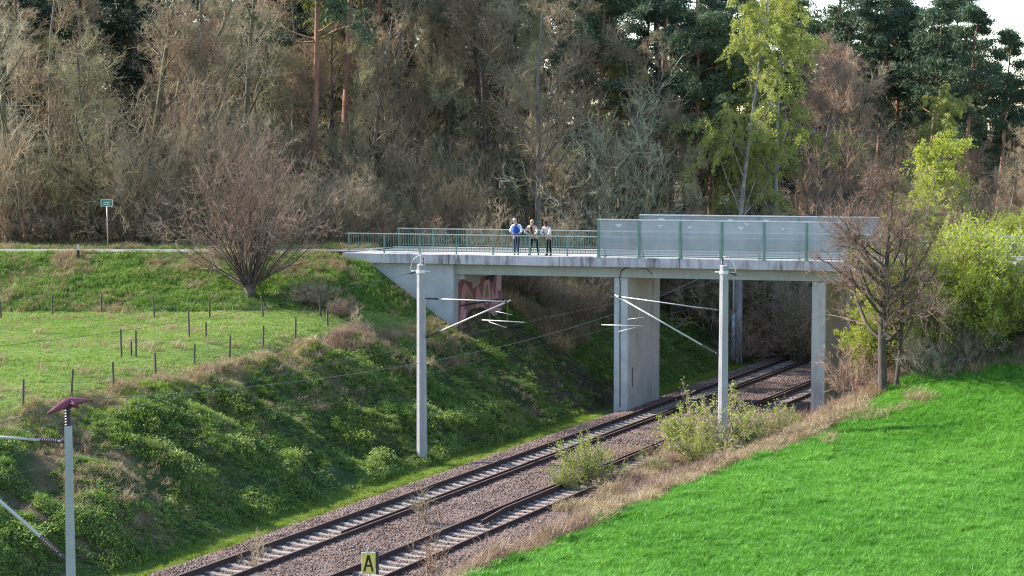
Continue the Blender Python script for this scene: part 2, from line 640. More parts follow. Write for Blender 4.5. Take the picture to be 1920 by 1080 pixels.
def cover(X, Y):
    z, u, v, behind, onemb, s, w = ground_raw(X, Y)
    n = fbm(X, Y, 3.0, 3, 31)
    n_b = fbm(X, Y, 6.0, 3, 57)
    fe = field_edge(u)
    col = np.zeros((len(X), 3))

    def put(mask, c):
        mk = np.clip(mask, 0, 1)[:, None]
        col[:] = col * (1 - mk) + np.array(c) * mk
    put(np.ones(len(X)), (.12, .19, .045))                         # pasture
    put(sst(.05, .5, n_b) * .7, (.13, .17, .06))
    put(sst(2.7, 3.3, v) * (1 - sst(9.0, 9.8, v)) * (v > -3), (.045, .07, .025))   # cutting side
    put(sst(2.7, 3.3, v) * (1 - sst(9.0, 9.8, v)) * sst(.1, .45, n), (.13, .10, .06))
    put(sst(9.0, 9.6, v + n * .4) * (1 - sst(10.2, 10.9, v + n * .4)) * (behind < .3) * ~onemb, (.24, .18, .10))
    put(((v > 1.5) & (v <= 2.9)) * 1.0, (.14, .19, .04))           # verge by the ballast
    put(onemb * (v > -3) * 1.0, (.07, .13, .03))
    put(onemb * sst(.1, .6, n + .3 * n_b) * .6, (.20, .18, .085))
    put((v < -7) * (v > fe) * 1.0, (.22, .165, .095))
    put((v < -7) * (v > fe) * sst(.1, .5, n), (.13, .14, .05))
    put((v <= fe + .3 * n) * (behind < .2) * ~onemb * 1.0, (.045, .13, .018))
    put(onemb * (v < -3) * 1.0, (.17, .13, .085))
    put((behind > .6) * (np.abs(v + 3) > 14) * 1.0, (.10, .075, .05))
    put((behind > .3) * (v > 2.9) * (v < 17) * 1.0, (.05, .075, .028))
    put((behind > .3) * (v > 2.9) * (v < 17) * sst(0, .4, n) * .8, (.19, .14, .08))
    put(((v < 1.9) & (v > -7.4)) * 1.0, (.15, .115, .10))
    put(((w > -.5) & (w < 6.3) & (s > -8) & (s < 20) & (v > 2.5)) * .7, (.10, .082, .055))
    verge_strip = (Y > yedge(X) + 3.9) & (Y < yedge(X) + 7) & (X < -8)
    put(verge_strip * .8, (.11, .16, .04))
    return col


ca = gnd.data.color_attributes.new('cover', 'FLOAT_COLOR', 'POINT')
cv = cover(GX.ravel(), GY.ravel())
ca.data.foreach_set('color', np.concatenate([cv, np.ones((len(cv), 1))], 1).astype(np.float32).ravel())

# road beside the wood: asphalt sheet with a pale edge, both ends meet the bridge
mb = MB()
rv, rf = [], []
edge_pts = [(-130, 102.9, 105.8)] + [(x, 102.9, 105.7) for x in range(-100, -8, 4)]
a0 = bp(-13.0, 1.2, 0)
a1 = bp(-13.0, 5.3, 0)
road_v = []
for x, y0, y1 in edge_pts:
    road_v += [(x, y0, 7.452), (x, y1, 7.452)]
road_v += [(a0[0], a0[1], 7.452), (a1[0], a1[1], 7.452)]
road_f = [(2 * i, 2 * i + 2, 2 * i + 3, 2 * i + 1) for i in range(len(road_v) // 2 - 1)]
tag(from_np('road', road_v, road_f, 'asphalt'), 'pale asphalt country road running along the wood onto the bridge', 'road', kind='structure')
rb = []
for s_ in (27.0, 45, 80, 140):
    rb += [bp(s_, 1.2, 7.452), bp(s_, 5.3, 7.452)]
tag(from_np('road', rb, [(2 * i, 2 * i + 2, 2 * i + 3, 2 * i + 1) for i in range(3)], 'asphalt'),
    'asphalt road leaving the bridge behind the green willows', 'road', kind='structure')

# ballast bed
us = np.arange(-75, 110, .35)
vsn = np.array([2.25, 1.75, 1.2, .75, .12, -.16, -.75, -1.34, -1.62, -2.2, -2.9, -3.5, -4.16, -4.44, -5.0, -5.62, -5.90, -6.6, -7.2, -7.8])
prof = np.array([-.50, -.38, -.20, -.16, -.15, -.24, -.25, -.23, -.15, -.15, -.18, -.16, -.15, -.23, -.25, -.24, -.15, -.17, -.33, -.55])
UU, VV = np.meshgrid(us, vsn)
PX, PY = REF[0] + UU * TD[0] + VV * ND[0], REF[1] + UU * TD[1] + VV * ND[1]
PZ = prof[:, None] + fbm(PX, PY, .5, 2, 5) * .035
PZ[0] -= .05
PZ[-1] -= .05
kk = np.arange(UU.size).reshape(UU.shape)
bf = np.stack([kk[:-1, :-1].ravel(), kk[1:, :-1].ravel(), kk[1:, 1:].ravel(), kk[:-1, 1:].ravel()], 1)
tag(from_np('ballast_bed', np.stack([PX.ravel(), PY.ravel(), PZ.ravel()], 1), bf[:, ::-1].copy(), 'ballast', smooth=True),
    'reddish grey crushed stone bed under both railway tracks', 'ballast', kind='structure')

# ------------------------------------------------------------------ tracks
slp = MB()
# concrete sleeper: higher seats under the rails, lower waist
for x0, x1, h0, h1 in ((-1.30, -.95, .00, .03), (-.95, -.50, .03, .03), (-.50, -.25, .03, -.015), (-.25, .25, -.015, -.015),
                       (.25, .50, -.015, .03), (.50, .95, .03, .03), (.95, 1.30, .03, .00)):
    n = len(slp.v)
    slp.v += [np.array(q) for q in ((x0, -.14, -.2), (x0, .14, -.2), (x0, -.11, h0), (x0, .11, h0),
                                    (x1, -.14, -.2), (x1, .14, -.2), (x1, -.11, h1), (x1, .11, h1))]
    slp.f += [(n, n + 2, n + 6, n + 4), (n + 1, n + 5, n + 7, n + 3), (n + 2, n + 3, n + 7, n + 6)]
    if x0 == -1.30: slp.f.append((n, n + 1, n + 3, n + 2))
    if x1 == 1.30: slp.f.append((n + 4, n + 6, n + 7, n + 5))
sl_me = bpy.data.meshes.new('sleeper')
sl_me.from_pydata([tuple(q) for q in slp.v], [], slp.f)
sl_me.materials.append(MATS['sleeper'])
RP = [(-.07, -.165), (.07, -.165), (.07, -.15), (.012, -.135), (.010, -.045), (.036, -.03), (.036, -.003), (.030, .0), (-.030, .0), (-.036, -.003), (-.036, -.03), (-.010, -.045), (-.012, -.135), (-.07, -.15)]
ZA = -TA


def rail(name, vc, u0, u1, parent, z=0.0, splay=0.0, rmat='rail_rust'):
    """flat-bottom rail profile swept along the track; its head is a sub-part"""
    us_ = [u0, u0 + 2.5, u1] if splay else [u0, u1]
    off = [splay, 0, 0] if splay else [0, 0]
    mbr = MB()
    k = len(RP)
    for u_, o_ in zip(us_, off):
        for a, zz in RP:
            p = xy(u_, vc - a + o_)
            mbr.v.append(np.array([p[0], p[1], z + zz]))
    for i in range(len(us_) - 1):
        for j in range(k):
            a, b_ = i * k + j, i * k + (j + 1) % k
            mbr.f.append((a, b_, b_ + k, a + k))
    mbr.f.append(tuple(range(k)))
    mbr.f.append(tuple((len(us_) - 1) * k + j for j in reversed(range(k))))
    r = mbr.build(name, rmat, parent)
    hd = MB()
    for i in range(len(us_) - 1):
        a, b_ = xy(us_[i], vc + off[i]), xy(us_[i + 1], vc + off[i + 1])
        sd = np.array([*ND, 0]) * .026
        pa, pb = np.array([*a, z + .001]), np.array([*b_, z + .001])
        hd.par(pa - sd, sd * 2, pb - pa, (0, 0, .003))
    hd.build('rail_head', 'rail_head', r)
    return r


def track(label, vc, guard_v, guard_u, splay):
    base = xy(0, vc)
    t = thing('railway_track', label, 'railway track', (base[0], base[1], -.2), 'railway tracks under the bridge')
    for sgn in (1, -1):
        rail('rail', vc + sgn * .7535, -60, 75, t)
    rail('guard_rail', guard_v, guard_u, 60, t, z=.005, splay=splay)
    u_ = -47.0
    while u_ < 34:
        p = xy(u_ + random.uniform(-.02, .02), vc)
        inst(sl_me, 'sleeper', (p[0], p[1], -.197 + random.uniform(-.006, .004)), t, (0, random.uniform(-.01, .01), ZA + random.uniform(-.012, .012)))
        u_ += .62
    return t


track('far railway track on concrete sleepers, passing closest to the left pier', -.75, -.75 - .7535 + .26, -34.2, .0)
track('near railway track on concrete sleepers, overgrown by the shrubs on its right', -5.03, -5.03 + .7535 - .26, -30.5, -.28)

# ------------------------------------------------------------------ bridge
br = thing('road_bridge', 'long concrete road bridge on two wall piers across the railway tracks', 'bridge', bp(5, 2.9, 0))
MB().sw(-13.0, 27.0, .45, 5.45, 7.02, 7.36).build('deck_slab', 'concrete', br)
MB().sw(-13.0, 27.0, 2.35, 5.0, 7.362, 7.41).build('carriageway', 'asphalt', br)
MB().sw(-13.0, 27.0, .452, 2.35, 7.362, 7.44).build('footway', 'footway', br)
MB().sw(-13.0, 27.0, 5.0, 5.448, 7.362, 7.50).build('kerb', 'footway', br)
s_ = -13.2
lens = [5.6, 5.7, 6.0, 6.0, 6.0, 6.0, 4.9]
for L in lens:
    MB().sw(s_ + .008, s_ + L - .008, -.05, .45, 6.97, 7.452).build('edge_beam', 'concrete_edge', br, bevel=.015)
    MB().sw(s_ + .008, s_ + L - .008, 5.45, 5.95, 6.97, 7.452).build('edge_beam', 'concrete_edge', br, bevel=.015)
    s_ += L
for w0 in (.62, 2.2, 3.8, 4.9):
    MB().sw(-7.62, 19.6, w0, w0 + .42, 6.42, 7.02).build('girder', 'concrete_girder', br, bevel=.02)


def pier(s0, s1, zb):
    hub = thing('pier', None, None, bp((s0 + s1) / 2, 3.2, zb))
    hub.parent = br
    hub.location = Vector(bp((s0 + s1) / 2, 3.2, zb)) - wloc(br)
    MB().sw(s0, s1, .72, 2.95, zb, 6.42).build('column', 'concrete_pier', hub, bevel=.04)
    MB().sw(s0 + .09, s1 - .09, 2.95, 4.5, zb, 6.42).build('infill_wall', 'concrete_pier', hub)
    MB().sw(s0 + .03, s1 - .03, 4.5, 5.4, zb, 6.42).build('column', 'concrete_pier', hub, bevel=.04)
    return hub


p1 = pier(.56, 1.26, -.6)
p2 = pier(10.28, 10.96, -.6)
MB().sw(1.26, 1.275, 1.35, 1.43, .9, 1.9).build('downpipe', 'dark_fitting', p1)
MB().sw(1.26, 1.30, 1.05, 1.2, 1.25, 1.5).build('junction_box', 'galvanised', p1)
cab = [bp(1.55, .58, 6.95), bp(1.2, .56, 6.9), bp(.98, .57, 6.75), bp(.9, .60, 6.45), bp(.89, .68, 6.2), bp(.89, .69, 3), bp(.91, .69, 0)]
MB().tube(cab, .022, 6).build('cable', 'dark_fitting', br, True)
MB().tube([bp(1.75, .58, 6.95), bp(2.3, .57, 6.85), bp(2.55, .585, 6.6), bp(2.5, .6, 6.5)], .014, 6).build('cable', 'dark_fitting', br, True)

# left abutment: wing wall along the road, front wall under the deck
ab = thing('abutment', None, None)
ab.parent = br
ab.location = Vector(bp(-9, 3, 4)) - wloc(br)
wing = [bp(-13.0, .30, 6.975), bp(-7.5, .30, 6.975), bp(-7.5, .30, 2.5), bp(-9.6, .30, 2.5), bp(-13.0, .30, 6.2)]
MB().prism(wing, np.array([*TD, 0]) * .55).build('wing_wall', 'concrete', ab)
MB().sw(-8.2, -7.52, .851, 6.12, 2.5, 7.015).build('front_wall', 'concrete', ab)
wing_far = [bp(-13.0, 5.62, 6.96), bp(-8.21, 5.62, 6.96), bp(-8.21, 5.62, 2.5), bp(-9.6, 5.62, 2.5), bp(-13.0, 5.62, 6.2)]
MB().prism(wing_far, np.array([*TD, 0]) * .5).build('wing_wall', 'concrete', ab)
MB().sw(-7.52, -7.2, .9, 5.5, 6.15, 6.40).build('bearing_shelf', 'concrete', ab)
ab2 = thing('abutment', None, None)
ab2.parent = br
ab2.location = Vector(bp(21, 3, 4)) - wloc(br)
wing2 = [bp(19.55, .30, 6.975), bp(27, .30, 6.975), bp(27, .30, 5.5), bp(22, .30, 2.5), bp(19.55, .30, 2.5)]
MB().prism(wing2, np.array([*TD, 0]) * .55).build('wing_wall', 'concrete', ab2)
MB().sw(19.61, 20.3, .851, 5.6, 2.0, 7.015).build('front_wall', 'concrete', ab2)

# graffiti on the front wall: flat paint shapes a few millimetres proud
def paint(poly, mat, lay):
    e = np.array([*BD, 0])
    base = [np.array(bp(-7.52, .86 + (w - .86) * 1.13, z)) + e * (.004 + .004 * lay) for w, z in poly]
    MB().prism(base, e * .003).build('graffiti_shape', mat, ab)


paint([(.30 + .56, 3.4), (.30 + .58, 6.0), (1.3, 6.12), (2.2, 5.9), (2.9, 6.12), (4.0, 6.1), (5.2, 6.14), (5.45, 5.9), (5.45, 4.3), (4.4, 3.9), (3.0, 3.6), (1.6, 3.3)], 'graffiti_maroon', 0)
paint([(2.3, 6.14), (2.4, 5.55), (3.1, 5.75), (3.3, 6.14)], 'concrete', 1)
paint([(3.7, 6.14), (3.8, 5.8), (4.6, 5.75), (4.8, 6.14)], 'graffiti_dark', 1)
paint([(1.0, 3.7), (1.25, 5.6), (1.55, 5.95), (2.35, 5.2), (2.6, 4.6), (2.3, 4.5), (1.75, 5.3), (1.6, 5.3), (1.4, 3.7)], 'graffiti_rose', 2)
paint([(1.75, 5.6), (2.45, 5.0), (2.7, 4.5), (2.2, 4.6), (1.7, 5.3)], 'graffiti_olive', 3)
paint([(1.15, 3.6), (1.5, 4.5), (1.75, 4.62), (1.62, 4.0), (1.7, 3.55)], 'graffiti_pink', 3)
paint([(2.7, 4.2), (2.72, 5.5), (2.95, 5.75), (3.35, 5.0), (3.55, 5.55), (3.6, 4.3), (3.3, 4.25), (3.1, 4.6), (2.95, 4.2)], 'graffiti_rose', 2)
paint([(3.45, 4.9), (3.6, 5.85), (4.15, 5.9), (4.3, 4.9), (3.9, 4.6)], 'graffiti_pink', 3)
paint([(3.65, 4.95), (3.75, 5.6), (4.0, 5.65), (4.1, 5.0)], 'graffiti_olive', 4)
paint([(4.3, 4.4), (4.45, 5.5), (4.75, 4.9), (4.95, 5.55), (5.2, 4.6), (4.9, 4.3)], 'graffiti_rose', 3)
paint([(4.85, 5.3), (5.0, 6.08), (5.4, 6.0), (5.4, 5.2)], 'graffiti_pink', 2)
paint([(1.9, 3.75), (2.05, 4.4), (2.7, 4.35), (2.9, 3.85), (2.4, 3.6)], 'graffiti_rose', 3)
paint([(2.8, 3.8), (3.1, 4.45), (3.9, 4.5), (4.0, 4.05), (3.3, 3.8)], 'graffiti_olive', 3)
paint([(4.05, 4.0), (4.15, 4.5), (5.1, 4.55), (5.3, 4.2), (4.7, 4.0)], 'graffiti_rose', 3)
paint([(1.05, 4.75), (1.06, 4.83), (5.2, 4.80), (5.2, 4.72)], 'graffiti_dark', 5)
paint([(1.6, 3.55), (1.62, 4.0), (1.85, 4.1), (1.95, 3.6)], 'graffiti_dark', 4)

# ------------------------------------------------------------------ railings and screens
bal = MB().box(-.011, .011, -.011, .011, 0, .80)
bal_me = bpy.data.meshes.new('baluster')
bal_me.from_pydata([tuple(q) for q in bal.v], [], bal.f)
bal_me.materials.append(MATS['pale_green_steel'])
rpost = MB().box(-.035, .035, -.03, .03, 0, .96)
rpost.box(-.075, .075, -.07, .07, -.004, .02)
rp_me = bpy.data.meshes.new('post')
rp_me.from_pydata([tuple(q) for q in rpost.v], [], rpost.f)
rp_me.materials.append(MATS['pale_green_steel'])
BZ = math.atan2(BD[1], BD[0])


def railing(label, w, s0, s1, z0):
    t = thing('bridge_railing', label, 'railing', bp(s0, w, z0), 'green steel railings of the bridge')
    e = np.array([*BD, 0])
    pn = np.array([-BD[1], BD[0], 0])
    for nm, zc, hw, hh in (('top_rail', z0 + .98, .04, .025), ('bottom_rail', z0 + .14, .02, .02)):
        a = np.array(bp(s0 - .1, w, zc - hh)) - pn * hw
        MB().par(a, e * (s1 - s0 + .2), pn * hw * 2, (0, 0, hh * 2)).build(nm, 'pale_rail' if nm == 'top_rail' else 'pale_green_steel', t)
    n = round((s1 - s0) / 1.9)
    for i in range(n + 1):
        inst(rp_me, 'post', bp(s0 + (s1 - s0) * i / n, w, z0), t, (0, 0, BZ))
    sp = .1325
    k = int((s1 - s0) / sp)
    for i in range(1, k):
        if abs(((i * sp) / 1.9 + .5) % 1 - .5) * 1.9 > .05:
            inst(bal_me, 'baluster', bp(s0 + i * sp, w, z0 + .16), t, (0, 0, BZ))
    return t


railing('pale green steel railing on the near edge, where the three people lean', .22, -13.0, 25.0, 7.452)
railing('pale green steel railing on the far edge of the bridge, behind the people', 5.72, -13.0, 25.0, 7.452)


def bird(c, e, up, sc, mat, parent):
    pts = [(-.5, .1), (-.2, .25), (0, .12), (.12, .3), (.22, .12), (.55, .3), (.3, -.02), (.12, -.12), (.05, -.38), (-.08, -.12), (-.25, .02)]
    nrm = np.cross(e, up)
    MB().prism([np.array(c) + e * a * sc + up * q * sc + nrm * .012 for a, q in pts], nrm * .003).build('bird_silhouette', mat, parent)


def screen(label, w, s0, n, top, birds):
    t = thing('screen', label, 'safety screen', bp(s0, w, 7.452), 'safety screens over the tracks')
    e = np.array([*BD, 0])
    pn = np.array([-BD[1], BD[0], 0])
    up = np.array([0, 0, 1.])
    L = 2.03
    MB().par(np.array(bp(s0 - .06, w, top - .035)) - pn * .04, e * (n * L + .12), pn * .08, up * .06).build('top_rail', 'galvanised', t)
    MB().par(np.array(bp(s0 - .06, w, 7.50)) - pn * .03, e * (n * L + .12), pn * .06, up * .05).build('bottom_rail', 'green_steel', t)
    for i in range(n + 1):
        po = MB().par(np.array(bp(s0 + i * L - .05, w, 7.452)) - pn * .055, e * .10, pn * .11, up * (top - 7.49))
        po.par(np.array(bp(s0 + i * L - .1, w, 7.45)) - pn * .09, e * .2, pn * .18, up * .025)
        po.build('post', 'green_steel', t)
    for i in range(n):
        pa = MB().par(np.array(bp(s0 + i * L + .055, w, 7.555)) - pn * .006, e * (L - .11), pn * .012, up * (top - 7.60)).build('pane', 'frosted_pane', t)
        for (k, a, q, sc) in birds:
            if k == i:
                bird(np.array(bp(s0 + i * L + a, w, 7.555 + q)) - pn * .012, e, up, sc, 'white_paint', pa)
    return t


screen('row of frosted panes between green posts on the near bridge edge, white top rail', .02, .05, 6, 9.30,
       [(0, 1.0, 1.45, .36), (1, 1.05, 1.45, .30), (2, .45, 1.40, .26), (3, .9, 1.40, .34), (3, 1.2, 1.58, .30), (4, .9, 1.38, .26), (5, .8, 1.4, .24)])
screen('row of frosted panes on the far bridge edge, rising behind the nearer screen', 5.80, .05, 6, 9.30,
       [(0, 1.1, 1.5, .34), (2, .6, 1.5, .3), (3, .4, 1.5, .3)])

# ------------------------------------------------------------------ people leaning on the railing


def skin_mesh(name, verts, edges, radii, mat, parent, roots=(0,), sub=1):
    me = bpy.data.meshes.new(name)
    me.from_pydata([tuple(q) for q in verts], edges, [])
    o = bpy.data.objects.new(name, me)
    C.objects.link(o)
    md = o.modifiers.new('Skin', 'SKIN')
    md.use_smooth_shade = True
    for i, r_ in enumerate(radii):
        d = me.skin_vertices[0].data[i]
        d.radius = r_ if hasattr(r_, '__len__') else (r_, r_)
        d.use_root = i in roots
    ss = o.modifiers.new('Sub', 'SUBSURF')
    ss.levels = ss.render_levels = sub
    dg = bpy.context.evaluated_depsgraph_get()
    ev = bpy.data.meshes.new_from_object(o.evaluated_get(dg))
    o.modifiers.clear()
    o.data = ev
    ev.materials.clear()
    ev.materials.append(MATS[mat])
    ev.polygons.foreach_set('use_smooth', np.ones(len(ev.polygons), bool))
    o.parent = parent
    return o


def join_into(o, mbx, slot=0):
    bm = bmesh.new()
    bm.from_mesh(o.data)
    vs_ = [bm.verts.new(tuple(q)) for q in mbx.v]
    for f_ in mbx.f:
        try:
            fc = bm.faces.new([vs_[i] for i in f_])
            fc.smooth = True
            fc.material_index = slot
        except ValueError:
            pass
    bm.to_mesh(o.data)
    bm.free()


def person(label, loc, rz, hgt, lean, twist, top_mat, leg_mat, hair_mat, hair_kind, vest=None, open_front=None, stance=.11, step=0.0, head_turn=0.0, elbow_in=0.0):
    k = hgt / 1.75
    t = thing('person', label, 'person', loc)
    t.rotation_euler = (0, 0, rz)
    Lx = lean
    pel, wai, che, nek = (0, .05, .93), (0, .03 - Lx * .3, 1.10), (0, -Lx * .75, 1.32), (0, -Lx * 1.02, 1.47)
    hd0, hd1 = (head_turn * .3, -Lx * 1.12 - .02, 1.55), (head_turn, -Lx * 1.2 - .04, 1.66)
    V = [pel, wai, che, nek, hd0, hd1]
    Rd = [(.155, .115), (.15, .105), (.185, .115), (.058, .06), (.07, .08), (.085, .10)]
    Ed = [(0, 1), (1, 2), (2, 3), (3, 4), (4, 5)]
    arms = {}
    for sg in (-1, 1):
        sh = (sg * .185, -Lx * .9, 1.41)
        el = (sg * (.30 - elbow_in), -Lx * .9 - .17, 1.16)
        wr = (sg * (.14 - elbow_in * .3), -.36, 1.06)
        ha = (sg * (.07 - elbow_in * .3), -.40, 1.045)
        arms[sg] = (sh, el, wr, ha)
        n = len(V)
        V += [sh, el, wr, ha]
        Rd += [.062, .045, .032, (.042, .022)]
        Ed += [(2, n), (n, n + 1), (n + 1, n + 2), (n + 2, n + 3)]
    legs = {}
    for sg in (-1, 1):
        hp = (sg * .095, .06, .86)
        kn = (sg * stance, -.01 + (step if sg > 0 else 0) * .5, .48)
        an = (sg * stance * 1.05, .04 + (step if sg > 0 else 0), .085)
        to = (sg * stance * 1.3, -.10 + (step if sg > 0 else 0), .04)
        legs[sg] = (hp, kn, an, to)
        n = len(V)
        V += [hp, kn, an, to]
        Rd += [.088, .058, .042, (.045, .03)]
        Ed += [(0, n), (n, n + 1), (n + 1, n + 2), (n + 2, n + 3)]
    S = lambda L: [tuple(c * k for c in q) for q in L]
    SR = lambda L: [tuple(c * k for c in q) if hasattr(q, '__len__') else q * k for q in L]
    body = skin_mesh('body', S(V), Ed, SR(Rd), 'skin', t)
    fm = MB()
    for sg in (-1, 1):                                     # five fingers closing over the rail
        h = np.array(arms[sg][3])
        for j, (dx, L) in enumerate(((-.03, .06), (-.012, .07), (.006, .066), (.022, .052))):
            a = h + (dx, -.02, .0)
            fm.tube([a * k, (a + (0, -.035, -.012)) * k, (a + (0, -.045, -L * .7)) * k], [.009 * k, .008 * k, .006 * k], 5)
        a = h + (-sg * .038, .015, -.004)
        fm.tube([a * k, (a + (-sg * .02, -.03, -.02)) * k, (a + (-sg * .015, -.05, -.045)) * k], [.010 * k, .009 * k, .007 * k], 5)
    hc = np.array(hd1) * k
    fm.ball(hc + np.array((0, -.103, -.012)) * k, np.array((.014, .022, .022)) * k, 6, 5)           # nose
    for sg in (-1, 1):
        fm.ball(hc + np.array((sg * .083, .0, -.005)) * k, np.array((.012, .022, .032)) * k, 6, 5)    # ears
    join_into(body, fm)
    body.data.materials.append(MATS['sign_black'])
    em = MB()
    for sg in (-1, 1):
        em.ball(hc + np.array((sg * .032, -.092, .012)) * k, .011 * k, 6, 4)
    em.ball(hc + np.array((0, -.092, -.055)) * k, np.array((.026, .008, .006)) * k, 6, 4)
    join_into(body, em, 1)
    # trousers, top, shoes
    TV, TR, TE = [(0, .05, .96), (0, .06, .88)], [(.165, .125), (.165, .125)], [(0, 1)]
    for sg in (-1, 1):
        hp, kn, an, to = legs[sg]
        n = len(TV)
        TV += [(hp[0], hp[1], .80), kn, (an[0], an[1], .10)]
        TR += [.105, .078, .066]
        TE += [(1, n), (n, n + 1), (n + 1, n + 2)]
    skin_mesh('trousers', S(TV), TE, SR(TR), leg_mat, t)
    JV = [(0, .05, .90), wai, che, (0, -Lx * 1.0, 1.455)]
    JR = [(.185, .14), (.175, .13), (.21, .14), (.085, .085)]
    JE = [(0, 1), (1, 2), (2, 3)]
    for sg in (-1, 1):
        sh, el, wr, ha = arms[sg]
        n = len(JV)
        JV += [sh, el, wr]
        JR += [.082, .064, .048]
        JE += [(2, n), (n, n + 1), (n + 1, n + 2)]
    top = skin_mesh('jacket', S(JV), JE, SR(JR), top_mat, t)
    if vest:
        skin_mesh('vest', S([(0, .05, .92), wai, (che[0], che[1] - .01, che[2]), (0, -Lx * .99, 1.445), (-.13, -Lx * .92, 1.42), (.13, -Lx * .92, 1.42)]),
                  [(0, 1), (1, 2), (2, 3), (2, 4), (2, 5)],
                  SR([(.23, .185), (.235, .19), (.265, .215), (.11, .11), (.125, .125), (.125, .125)]), vest, t)
    if open_front:
        mbx = MB().prism([np.array(q) * k for q in ((-.05, -Lx * 1.05 - .095, 1.43), (.05, -Lx * 1.05 - .095, 1.43), (.035, -Lx * .75 - .155, 1.30), (.03, -.135 - Lx * .2, 1.06), (-.03, -.135 - Lx * .2, 1.06), (-.035, -Lx * .75 - .155, 1.30))], (0, -.012, 0))
        o = MB()
        o.v, o.f = mbx.v, mbx.f
        ob = from_np('shirt', np.array(o.v), o.f, open_front)
        ob.parent = t
    for sg in (-1, 1):
        hp, kn, an, to = legs[sg]
        skin_mesh('shoe', S([(an[0], an[1] + .03, .05), (an[0] * .5 + to[0] * .5, (an[1] + to[1]) / 2, .045), (to[0], to[1] - .06, .035)]),
                  [(0, 1), (1, 2)], SR([(.05, .05), (.05, .045), (.042, .034)]), 'black_cloth', t)
    hr = MB()
    if hair_kind == 'long':
        hr.ball(hc + np.array((0, .02, .03)) * k, np.array((.108, .118, .105)) * k, 12, 8)
        hr.ball(hc + np.array((-.075, .035, -.06)) * k, np.array((.045, .08, .10)) * k, 8, 6)
        hr.ball(hc + np.array((.075, .035, -.06)) * k, np.array((.045, .08, .10)) * k, 8, 6)
        hr.ball(hc + np.array((0, .075, -.06)) * k, np.array((.08, .05, .11)) * k, 8, 6)
        hr.ball(hc + np.array((0, -.06, .085)) * k, np.array((.07, .05, .03)) * k, 8, 6)
    else:
        hr.ball(hc + np.array((0, .028, .035)) * k, np.array((.097, .105, .095)) * k, 12, 8)
        hr.ball(hc + np.array((0, .07, -.03)) * k, np.array((.075, .045, .06)) * k, 8, 6)
    ob = from_np('hair', np.array(hr.v), hr.f, hair_mat, None, True)
    ob.parent = t
    return t


def stand(px):
    """spot on the footway behind the near railing, under that column of the picture"""
    lo, hi = -13, 20
    for _ in range(50):
        s_ = (lo + hi) / 2
        q = bp(s_, .62, 7.44)
        if 960 + FPX * q[0] / (q[1] * cp - (q[2] - CAM_H) * sp_) < px: lo = s_
        else: hi = s_
    return bp(s_, .62, 7.442)


person('person in a blue vest over pale sleeves and jeans, leaning on the railing', stand(968), BZ + .25, 1.82, .30, 0, 'pale_shirt', 'jeans', 'hair_grey', 'short',
       vest='blue_vest', stance=.07, step=.22, head_turn=-.07, elbow_in=.02)
person('person in open beige jacket and dark shirt, middle of the three', stand(1001), BZ - .08, 1.76, .30, 0, 'beige_cloth', 'black_cloth', 'hair_fair', 'short',
       open_front='black_cloth', stance=.19, step=.08, head_turn=.03, elbow_in=-.04)
person('person with dark hair and a white jacket, leaning folded arms on the railing', stand(1029), BZ - .22, 1.70, .31, 0, 'white_cloth', 'black_cloth', 'hair_dark', 'long', stance=.10, elbow_in=.05)

# ------------------------------------------------------------------ overhead line masts and wires


def insulator(p0, p1, parent, name='insulator', r=.05, mat='insulator_brown'):
    p0, p1 = np.asarray(p0, float), np.asarray(p1, float)
    n = max(4, int(np.linalg.norm(p1 - p0) / .05))
    pts, rad = [], []
    for i in range(n):
        t0 = i / n
        for dt, rr in ((0, .45), (.35, 1.0), (.6, 1.0), (.95, .45)):
            pts.append(p0 + (p1 - p0) * (t0 + dt / n))
            rad.append(r * rr)
    return MB().tube(pts, rad, 8).build(name, mat, parent, True)


